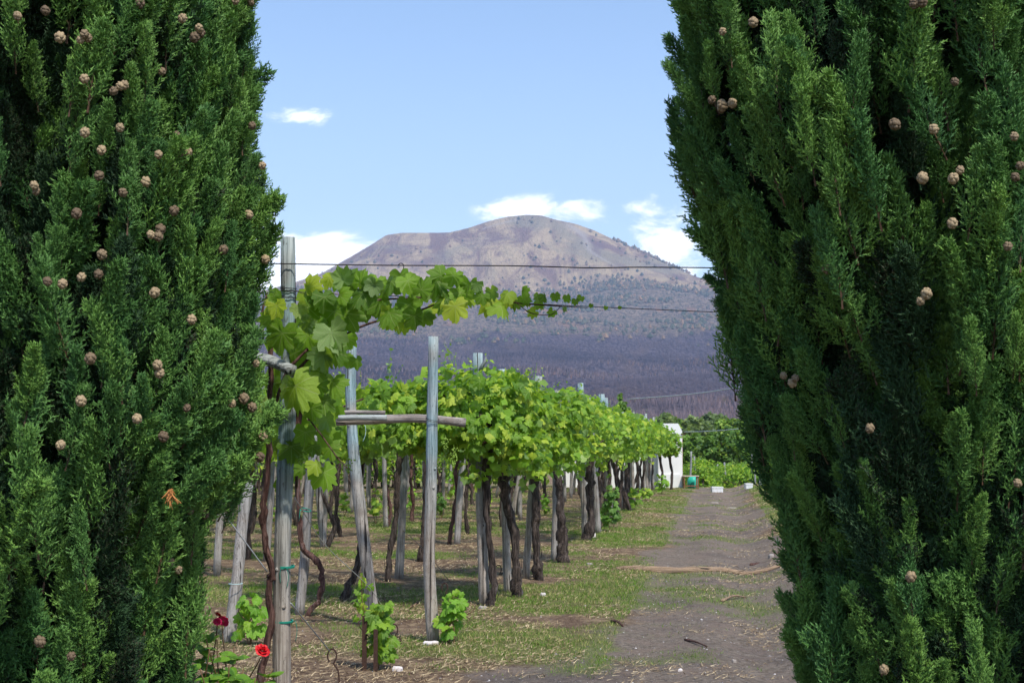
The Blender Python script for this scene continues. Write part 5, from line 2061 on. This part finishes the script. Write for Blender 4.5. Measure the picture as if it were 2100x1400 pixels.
young(660, 1060, 1105, 24.0, 22, 20, 'small shaded young vine beyond the curved reddish stem', seed=13, spx=(9, 14), key='canopy')
young(842, 1000, 1035, 33.0, 22, 20, 'far shaded young vine just left of the straight slender post', seed=14, spx=(8, 12), key='young')
young(1000, 1000, 1030, 34.0, 20, 18, 'far young vine seen through the first trunks of the track-side row', seed=15, spx=(8, 12), key='canopy')
young(560, 1040, 1080, 27.0, 24, 18, 'small young vine seen just left of the tallest post', seed=16, spx=(8, 13), key='canopy')
young(1118, 1010, 1045, 31.0, 18, 18, 'far young vine seen between the third and fourth trunks', seed=17, spx=(8, 12), key='young')


# ================================================================== rose bush
def rose(c, r, mat, seed, flat=.8):
    rg = np.random.default_rng(seed)
    mb = MB()
    for ringi, (nr, rad, tilt, hh) in enumerate(((3, .25, 1.35, .55), (5, .5, 1.15, .5), (6, .78, .85, .38), (7, 1.0, .45, .2))):
        for i in range(nr):
            a = i / nr * 6.283 + ringi * .6 + rg.normal(0, .12)
            o = np.array([math.cos(a), math.sin(a), 0])
            s = np.array([-math.sin(a), math.cos(a), 0])
            up = np.array([0, 0, 1.0])
            w = rad * .62 + .18
            P = []
            for v in np.linspace(0, 1, 4):
                for u in np.linspace(-1, 1, 5):
                    rr = rad * (.35 + .75 * v ** .8) + .05 * rg.normal() - .10 * u * u
                    z = hh * math.sin(v * tilt + .2) + .12 * v * math.cos(u * 2) - (.12 * v * v if ringi == 3 else 0)
                    P.append((o * rr + s * u * w * (math.sin(.5 + v * 2.1)) * .9 + up * z) * r)
            P = np.array(P)
            F = np.array([[j * 5 + i2, j * 5 + i2 + 1, (j + 1) * 5 + i2 + 1, (j + 1) * 5 + i2] for j in range(3) for i2 in range(4)])
            mb.add(P, F)
    me = mb.mesh('rose_bloom', M[mat], True)
    return me


def rose_leaf_mesh(seed):
    rg = np.random.default_rng(seed)
    V = [[0, 0, 0], [.22, .18, .03], [.30, .45, .05], [.20, .75, .0], [0, 1, -.06], [-.20, .75, .0], [-.30, .45, .05], [-.22, .18, .03], [0, .35, -.03], [0, .7, -.04]]
    V = np.array(V) + rg.normal(0, .012, (10, 3))
    F = np.array([[0, 1, 8], [1, 2, 8], [2, 9, 8], [2, 3, 9], [3, 4, 9], [4, 5, 9], [5, 6, 9], [6, 8, 9], [6, 7, 8], [7, 0, 8]])
    me = mesh_from('rose_leaf', V, F, M['rose_leaf'], True)
    return me


RL = [rose_leaf_mesh(s) for s in range(4)]
rb = Vector((at(470, 1500, 5.4).x, 5.4, gz(-1.07, 5.4)))
rroot = empty('rose_bush', rb, 'rose bush with red and pink blooms between the left cypress and the tallest post', 'rose bush')
rg = np.random.default_rng(61)
tips = [(455, 1272, 5.5), (447, 1262, 5.45), (538, 1336, 5.3), (430, 1330, 5.2), (470, 1360, 5.2), (500, 1370, 5.3), (525, 1390, 5.2), (410, 1370, 5.15), (445, 1310, 5.4), (560, 1370, 5.35), (480, 1325, 5.5), (420, 1300, 5.3), (548, 1400, 5.2), (495, 1400, 5.1)]
for i, (px, py, d) in enumerate(tips):
    T = np.array(at(px, py + (6 if i < 3 else 0), d))
    B = np.array(rb) + [rg.normal(0, .06), rg.normal(0, .06), -.02]
    mid = (T + B) / 2 + [rg.normal(0, .05), rg.normal(0, .05), .05]
    P = smooth_path([B, mid, T], 7)
    mb = MB()
    add_tube(mb, P, np.linspace(.006, .0022, len(P)), 6)
    link('cane', mb.mesh('rose_cane', M['cane'], True, rb), rroot)
    for j in range(22 if i > 2 else 9):
        t = rg.uniform(.45, 1.0) if i > 2 else rg.uniform(.5, .86)
        k = min(int(t * (len(P) - 1)), len(P) - 2)
        o = P[k]
        dr = np.array([rg.normal(), rg.normal() - .2, rg.normal(.2, .4)])
        dr /= np.linalg.norm(dr)
        for s, sc in ((0, 1), (.9, .9), (-.9, .9)):
            c_, s_ = math.cos(s), math.sin(s)
            q = np.array([dr[0] * c_ - dr[1] * s_, dr[0] * s_ + dr[1] * c_, dr[2] - .15])
            m = leaf_matrix(Vector(o + dr * .025) - rb, q, (rg.normal(0, .4), -.5, 1), rg.uniform(.045, .07) * sc)
            link('leaf', RL[int(rg.integers(4))], rroot, mw=m)
for (px, py, d, r, mt, nm) in ((458, 1273, 5.46, .021, 'rose_pink', 'pink'), (447, 1262, 5.42, .017, 'rose_red', 'small red'), (446, 1274, 5.44, .016, 'rose_pink', 'small'), (538, 1333, 5.25, .026, 'rose_red', 'deep red')):
    c = at(px, py, d)
    m = Euler((rg.uniform(.5, 1.1), rg.uniform(-.4, .4), rg.uniform(0, 6))).to_matrix().to_4x4()
    m.translation = c - rb
    o = link('bloom', rose(c, r, mt, int(px)), rroot, mw=m)
    o['label'] = nm + ' rose bloom'


# ================================================================== white building and things at the far end
BY = 50.5
xl, xr = at(1150, 1000, BY).x, at(1372, 1000, BY).x
bb = Vector((at(1385, 1000, BY).x, BY, gz(5.8, BY)))
br = empty('white_building', bb, 'low white plastered building at the far end of the row with a thick buttress', 'building')
mb = MB()
box(mb, xl, at(1388, 1000, BY + .4).x, BY + .4, BY + 3.2, -.1, 2.25)
link('wall', mb.mesh('wall', M['plaster'], False, bb), br)
# buttress: chamfered top, plinth step
x0, x1 = at(1371, 1000, BY).x, at(1400, 1000, BY).x
zt = at(1380, 868, BY).z
zc = at(1400, 884, BY).z
V = []
for yy in (BY, BY + 3.0):
    V += [(x0 - .35, yy, -.1), (x1, yy, -.1), (x1, yy, zc), (x1 - .14, yy, zt), (x0 - .35, yy, zt)]
F5 = [np.array([[0, 1, 2, 3, 4]]), np.array([[9, 8, 7, 6, 5]])]
F4 = np.array([[1, 0, 5, 6], [2, 1, 6, 7], [3, 2, 7, 8], [4, 3, 8, 9], [0, 4, 9, 5]])
link('buttress', mesh_from('buttress', np.array(V) - np.array(bb), F5 + [F4], M['plaster']), br)
mb = MB()
zl = at(1380, 972, BY).z
box(mb, x0 - .36, x1 - .09, BY - .05, BY - .002, -.1, zl)
link('plinth', mb.mesh('plinth', M['plaster'], False, bb), br)
mb = MB()
add_tube(mb, [(x1 + .02, BY + .3, -.05), (x1 + .02, BY + .3, zc - .12)], .025, 8)
link('drainpipe', mb.mesh('drainpipe', mat_plain('brown_pipe', (.34, .15, .09), .6), True, bb), br)
mb = MB()
box(mb, x1 - .04, x1 + .10, BY - .04, BY + .04, zc - .12, zc - .07)
link('bracket', mb.mesh('bracket', M['iron'], False, bb), br)

# last leafy vine of the row, hanging in front of the building
rg = np.random.default_rng(88)
for (px, dd, zz) in ((1356, 48.3, -.05), (1376, 48.6, -.25)):
    x = at(px, 1000, dd).x
    st = canopy_items(rg, 700, x, dd, .30, .6, 1.32 + zz * .6, 2.05 + zz, size=(.09, .15))
    Pp = smooth_path([np.array((x, dd, -.05)), np.array((x + .05, dd, .6)), np.array((x - .04, dd, 1.2)), np.array((x, dd, 1.7))], 4)
    vine(Vector((x, dd, gz(x, dd))), [(Pp, [.07, .05, .05, .04])], 'last leafy vine of the track-side row, hiding the buttress' if px > 1360 else 'leafy vine second from the far end of the track-side row', (), st, group='vines along the track', seed=8)

# table beside it
TB = Vector((at(1418, 1003, 50).x, 50.0, gz(6.2, 50)))
tr_ = empty('small_table', TB, 'small brown wooden table beside the white building', 'table')
ht = at(1418, 975, 50).z - TB.z
wd = .24
mb = MB()
box(mb, TB.x - wd - .03, TB.x + wd + .03, TB.y - .03, TB.y + .47, TB.z + ht - .03, TB.z + ht)
link('tabletop', mb.mesh('tabletop', mat_plain('pale_tabletop', (.55, .42, .33), .7), False, TB), tr_)
for sx in (-1, 1):
    for sy in (0, .43):
        mb = MB()
        box(mb, TB.x + sx * wd - .02, TB.x + sx * wd + .02, TB.y + sy, TB.y + sy + .04, TB.z - .03, TB.z + ht - .032)
        link('leg', mb.mesh('leg', M['table_wood'], False, TB), tr_)
mb = MB()
box(mb, TB.x - wd + .022, TB.x + wd - .022, TB.y + .005, TB.y + .035, TB.z + .07, TB.z + .11)
link('stretcher', mb.mesh('stretcher', M['table_wood'], False, TB), tr_)
# green plastic tub behind the table
c = Vector((at(1421, 1003, 50.8).x, 50.8, gz(6.3, 50.8)))
mb = MB()
zz = [0, .02, .24, .34, .41, .43]
rr = [.17, .19, .20, .16, .09, .01]
add_tube(mb, [(0, 0, z) for z in zz], rr, 20)
tag(link('green_tub', mb.mesh('green_tub', M['green_plastic'], True), loc=c), 'green plastic tub with a domed lid behind the small table', 'tub')


def crate(px0, px1, py0, py1, d, label):
    a, b = at(px0, py1, d), at(px1, py1, d)
    z0 = max(gz((a.x + b.x) / 2, d), a.z - .02)
    z0 = gz((a.x + b.x) / 2, d)
    z1 = at(px0, py0, d).z
    root = empty('white_crate', ((a.x + b.x) / 2, d, z0), label, 'crate', 'white crates under the far vines')
    base = root.location
    mb = MB()
    t = .02
    w, dp, h = b.x - a.x, .4, z1 - z0
    x0, x1 = -w / 2, w / 2
    for (xa, xb, ya, yb, za, zb) in ((x0, x1, 0, t, 0, h), (x0, x1, dp - t, dp, 0, h), (x0, x0 + t, t, dp - t, 0, h), (x1 - t, x1, t, dp - t, 0, h), (x0 + t, x1 - t, t, dp - t, 0, t)):
        box(mb, xa, xb, ya, yb, za, zb)
    link('side', mb.mesh('side', M['crate'], False), root)
    mb = MB()
    box(mb, x0 - .012, x1 + .012, -.014, -.002, h - .04, h)
    for k in range(3):
        xx = x0 + w * (k + .5) / 3
        box(mb, xx - .012, xx + .012, -.012, -.002, 0.01, h - .042)
    link('rim', mb.mesh('rim', M['crate'], False), root)


crate(1461, 1483, 998, 1010, 46.6, 'low white crate under the far vines, left of the taller one')
crate(1530, 1544, 991, 1010, 46.4, 'taller white crate under the far vines near the right cypress')

# vines beyond the crest
rg = np.random.default_rng(23)
for (px, d) in ((1418, 58), (1432, 57), (1448, 57), (1470, 62), (1492, 60.5), (1508, 60), (1522, 63), (1540, 61), (1556, 60), (1575, 61), (1600, 61), (1630, 61), (1410, 60), (1480, 66), (1515, 67), (1550, 67)):
    x = at(px, 1000, d).x
    far_vine(x, d, 'bushy green vine beyond the crest, right of the white building', 'vines beyond the crest', rg, s=1.0 if d > 58.5 else .95)
    # low side growth, as these stand leafy to the ground
for (px, d) in ((1424, 57.5), (1440, 56.5), (1452, 57.2), (1510, 59.5), (1500, 59.8), (1550, 59.5), (1435, 58.5), (1462, 58.5)):
    x = at(px, 1000, d).x
    root = empty('leafy_vine', (x, d, gz(x, d)), 'vine leafy down to the ground beyond the crest', 'grapevine', 'leafy vines beyond the crest')
    f = link('foliage', FOL[int(rg.integers(4))], root)
    f['kind'] = 'stuff'
    f.location = (0, 0, -.75)
    link('trunk', TRK[int(rg.integers(7))], root)
for i, (px, top, d) in enumerate(((1415, 925, 55), (1431, 935, 57), (1434, 940, 58), (1454, 955, 58), (1475, 950, 62), (1493, 947, 60), (1543, 930, 60), (1550, 965, 57), (1556, 960, 57), (1562, 962, 58), (1574, 985, 57))):
    x = at(px, 1000, d).x
    g = gz(x, d)
    h = (at(px, top, d).z - g) / 2.44
    o = far_post(x, d, 'grey post rising from the vines beyond the crest', 'posts beyond the crest', rg, h, .02)

# ================================================================== trees
def tree(px, top, d, wpx, label, key='tree_leaf', seed=0, n=5200, kind='broadleaf_tree', zb=None, leaf=None, grp='trees behind the vineyard'):
    rg = np.random.default_rng(seed)
    T = at(px, top, d)
    g = gz(T.x, d) + float(far_rise(T.x, d))
    H = T.z - g
    W = wpx / FPX * d / 2
    base = Vector((T.x, d, g))
    root = empty(kind, base, label, 'tree', grp)
    mb = MB()
    P = smooth_path([np.array(p) for p in [(0, 0, -.1), (.05 * W, 0, H * .2), (-.04 * W, .03 * W, H * .45), (0, 0, H * .75)]], 5)
    add_tube(mb, P, np.linspace(H * .028, H * .008, len(P)), 9, wob=.1, seed=seed)
    limbs = []
    for k in range(9):
        a = k * 2.4 + rg.normal(0, .3)
        z = H * rg.uniform(.22, .6)
        e = np.array([math.cos(a) * W * rg.uniform(.45, .8), math.sin(a) * W * rg.uniform(.45, .8), z + H * rg.uniform(.12, .3)])
        add_tube(mb, smooth_path([np.array([0, 0, z]), np.array([e[0] * .5, e[1] * .5, (z + e[2]) / 2 + .05 * H]), e], 4), np.linspace(H * .012, H * .003, 9), 6)
        limbs.append(e)
    link('trunk', mb.mesh('trunk', M['bark_tree'], True), root)
    # crown: clusters of leaf clumps, gaps between
    cl = []
    nc = 64
    for k in range(nc):
        if k < 9:
            c = limbs[k]
        else:
            a = rg.uniform(0, 6.28)
            b = rg.uniform(-.8, 1)
            q = rg.uniform(.55, .95)
            c = np.array([math.cos(a) * math.sqrt(1 - b * b) * W * q, math.sin(a) * math.sqrt(1 - b * b) * W * q, H * (.58 + .36 * b * q)])
        cl.append((c, W * rg.uniform(.16, .30)))
    m = n // nc
    P, N = [], []
    for c, r in cl:
        v = rg.normal(0, 1, (m, 3))
        v /= np.linalg.norm(v, axis=1)[:, None]
        rr = r * rg.uniform(.5, 1.08, (m, 1))
        P.append(c + v * rr * [1, 1, .75])
        N.append(v + [0, 0, .5] + rg.normal(0, .35, (m, 3)))
    P, N = np.concatenate(P), np.concatenate(N)
    ok = P[:, 2] > H * .08
    P, N = P[ok], N[ok]
    n_ = len(P)
    Tt = rg.normal(0, 1, (n_, 3)) - [0, 0, .5]
    ls = leaf or d * .0030
    S = rg.uniform(.7, 1.4, n_) * ls
    tint = np.clip(.55 * fbm(P[:, 0] / W * 2 + 5, P[:, 2] / W * 2, seed, 3) + .35 * rg.random(n_), 0, .99)
    f = link('crown', cheap_foliage('crown', P, Tt, N, S, tint, M[key]), root)
    f['kind'] = 'stuff'
    return root


tree(1480, 862, 88, 120, 'round dark green tree right behind the white building', 'tree_leaf', 1, 9000)
tree(1415, 880, 96, 70, 'dark tree partly behind the white building', 'tree_leaf', 2, 6500)
tree(1500, 846, 100, 90, 'tall green tree showing at the right cypress edge', 'tree_leaf', 3, 9000)
tree(1545, 872, 84, 90, 'yellow green tree against the right cypress', 'tree_leaf', 4, 7000)
tree(1600, 860, 92, 90, 'tree mostly hidden by the right cypress', 'tree_leaf', 5, 5000)
tree(1368, 842, 190, 60, 'pale olive tree left of the white building top', 'tree_leaf_pale', 6, 5000)
tree(1345, 852, 200, 60, 'pale tree just over the far leaves of the track-side row', 'tree_leaf_pale', 7, 4500)
tree(1398, 852, 180, 50, 'dark bushy tree above the white building', 'tree_leaf', 8, 4500)
tree(1430, 846, 170, 60, 'grey green tree behind the round dark one', 'tree_leaf_pale', 9, 5000)
tree(1465, 838, 210, 70, 'hazy tree with the highest crown of the background trees', 'tree_leaf_pale', 10, 5000)
tree(1520, 848, 150, 70, 'mid green tree in the gap before the right cypress', 'tree_leaf', 11, 5000)
tree(1325, 862, 200, 50, 'low hazy tree at the left end of the background trees', 'tree_leaf', 12, 4000)
tree(1275, 786, 45, 42, 'thin loose-crowned sapling rising above the track-side row', 'tree_leaf', 13, 1100, kind='sapling', leaf=.13)
for k, px in enumerate((1290, 1220, 1150, 1080, 1000, 930, 850, 770, 690, 610, 520, 430)):
    tree(px, 868 + (k % 3) * 6, 215, 100, 'low hazy tree far behind the vineyard, mostly hidden by the vines', 'tree_leaf', 30 + k, 1800, leaf=.9, grp='far hidden trees')
for k, px in enumerate((1660, 1740, 1830, 1930, 2040)):
    tree(px, 850 + (k % 3) * 6, 140, 110, 'tree far behind the right cypress', 'tree_leaf', 50 + k, 2200, leaf=.6, grp='trees hidden behind the right cypress')

# sticks on the track
for k, ((a0, b0), (a1, b1), w) in enumerate((((1480, 1228), (1530, 1213), 3.5), ((1405, 1306), (1450, 1322), 3), ((1255, 1275), (1278, 1283), 4), ((1318, 1398), (1348, 1396), 4), ((1540, 1148), (1600, 1138), 4), ((840, 1246), (905, 1205), 2))):
    A, B = ground_px(a0, b0), ground_px(a1, b1)
    P = smooth_path([np.array((A.x, A.y, gz(A.x, A.y) + .008)), np.array(((A.x + B.x) / 2, (A.y + B.y) / 2 + .02, gz(A.x, A.y) + .02)), np.array((B.x, B.y, gz(B.x, B.y) + .01))], 6)
    mb = MB()
    add_tube(mb, P, np.linspace(w, w * .4, len(P)) / FPX * A.y, 6, wob=.2, seed=k)
    tag(link('stick', mb.mesh('stick', M['bark_red'] if k else M['log'], True, A), loc=A), ['dry stick lying slantwise across the track', 'thin reddish twig low on the track', 'short brown stick at the left side of the track', 'short stick at the bottom of the track', 'root-like stick by the right verge near the log', 'pale dry stalk near the splintered grey post'][k], 'stick', 'sticks on the ground')

# ================================================================== haze
mh = bpy.data.materials.new('haze')
mh.use_nodes = True
nt = NT(mh.node_tree)
nt.n.clear()
out = nt.new('ShaderNodeOutputMaterial')
vol = nt.new('ShaderNodeVolumePrincipled')
vol.inputs['Color'].default_value = (.58, .70, 1.0, 1)
vol.inputs['Density'].default_value = HAZE
vol.inputs['Anisotropy'].default_value = .0
nt.l.new(vol.outputs[0], out.inputs['Volume'])
mb = MB()
box(mb, -7600, 7600, -7600, 7600, -4, 1300)
hz = link('haze', mb.mesh('haze', mh))
tag(hz, 'faint blue haze over the plain and mountain', kind='stuff')
print('all', round(time.time() - T0, 1), len(bpy.data.objects))
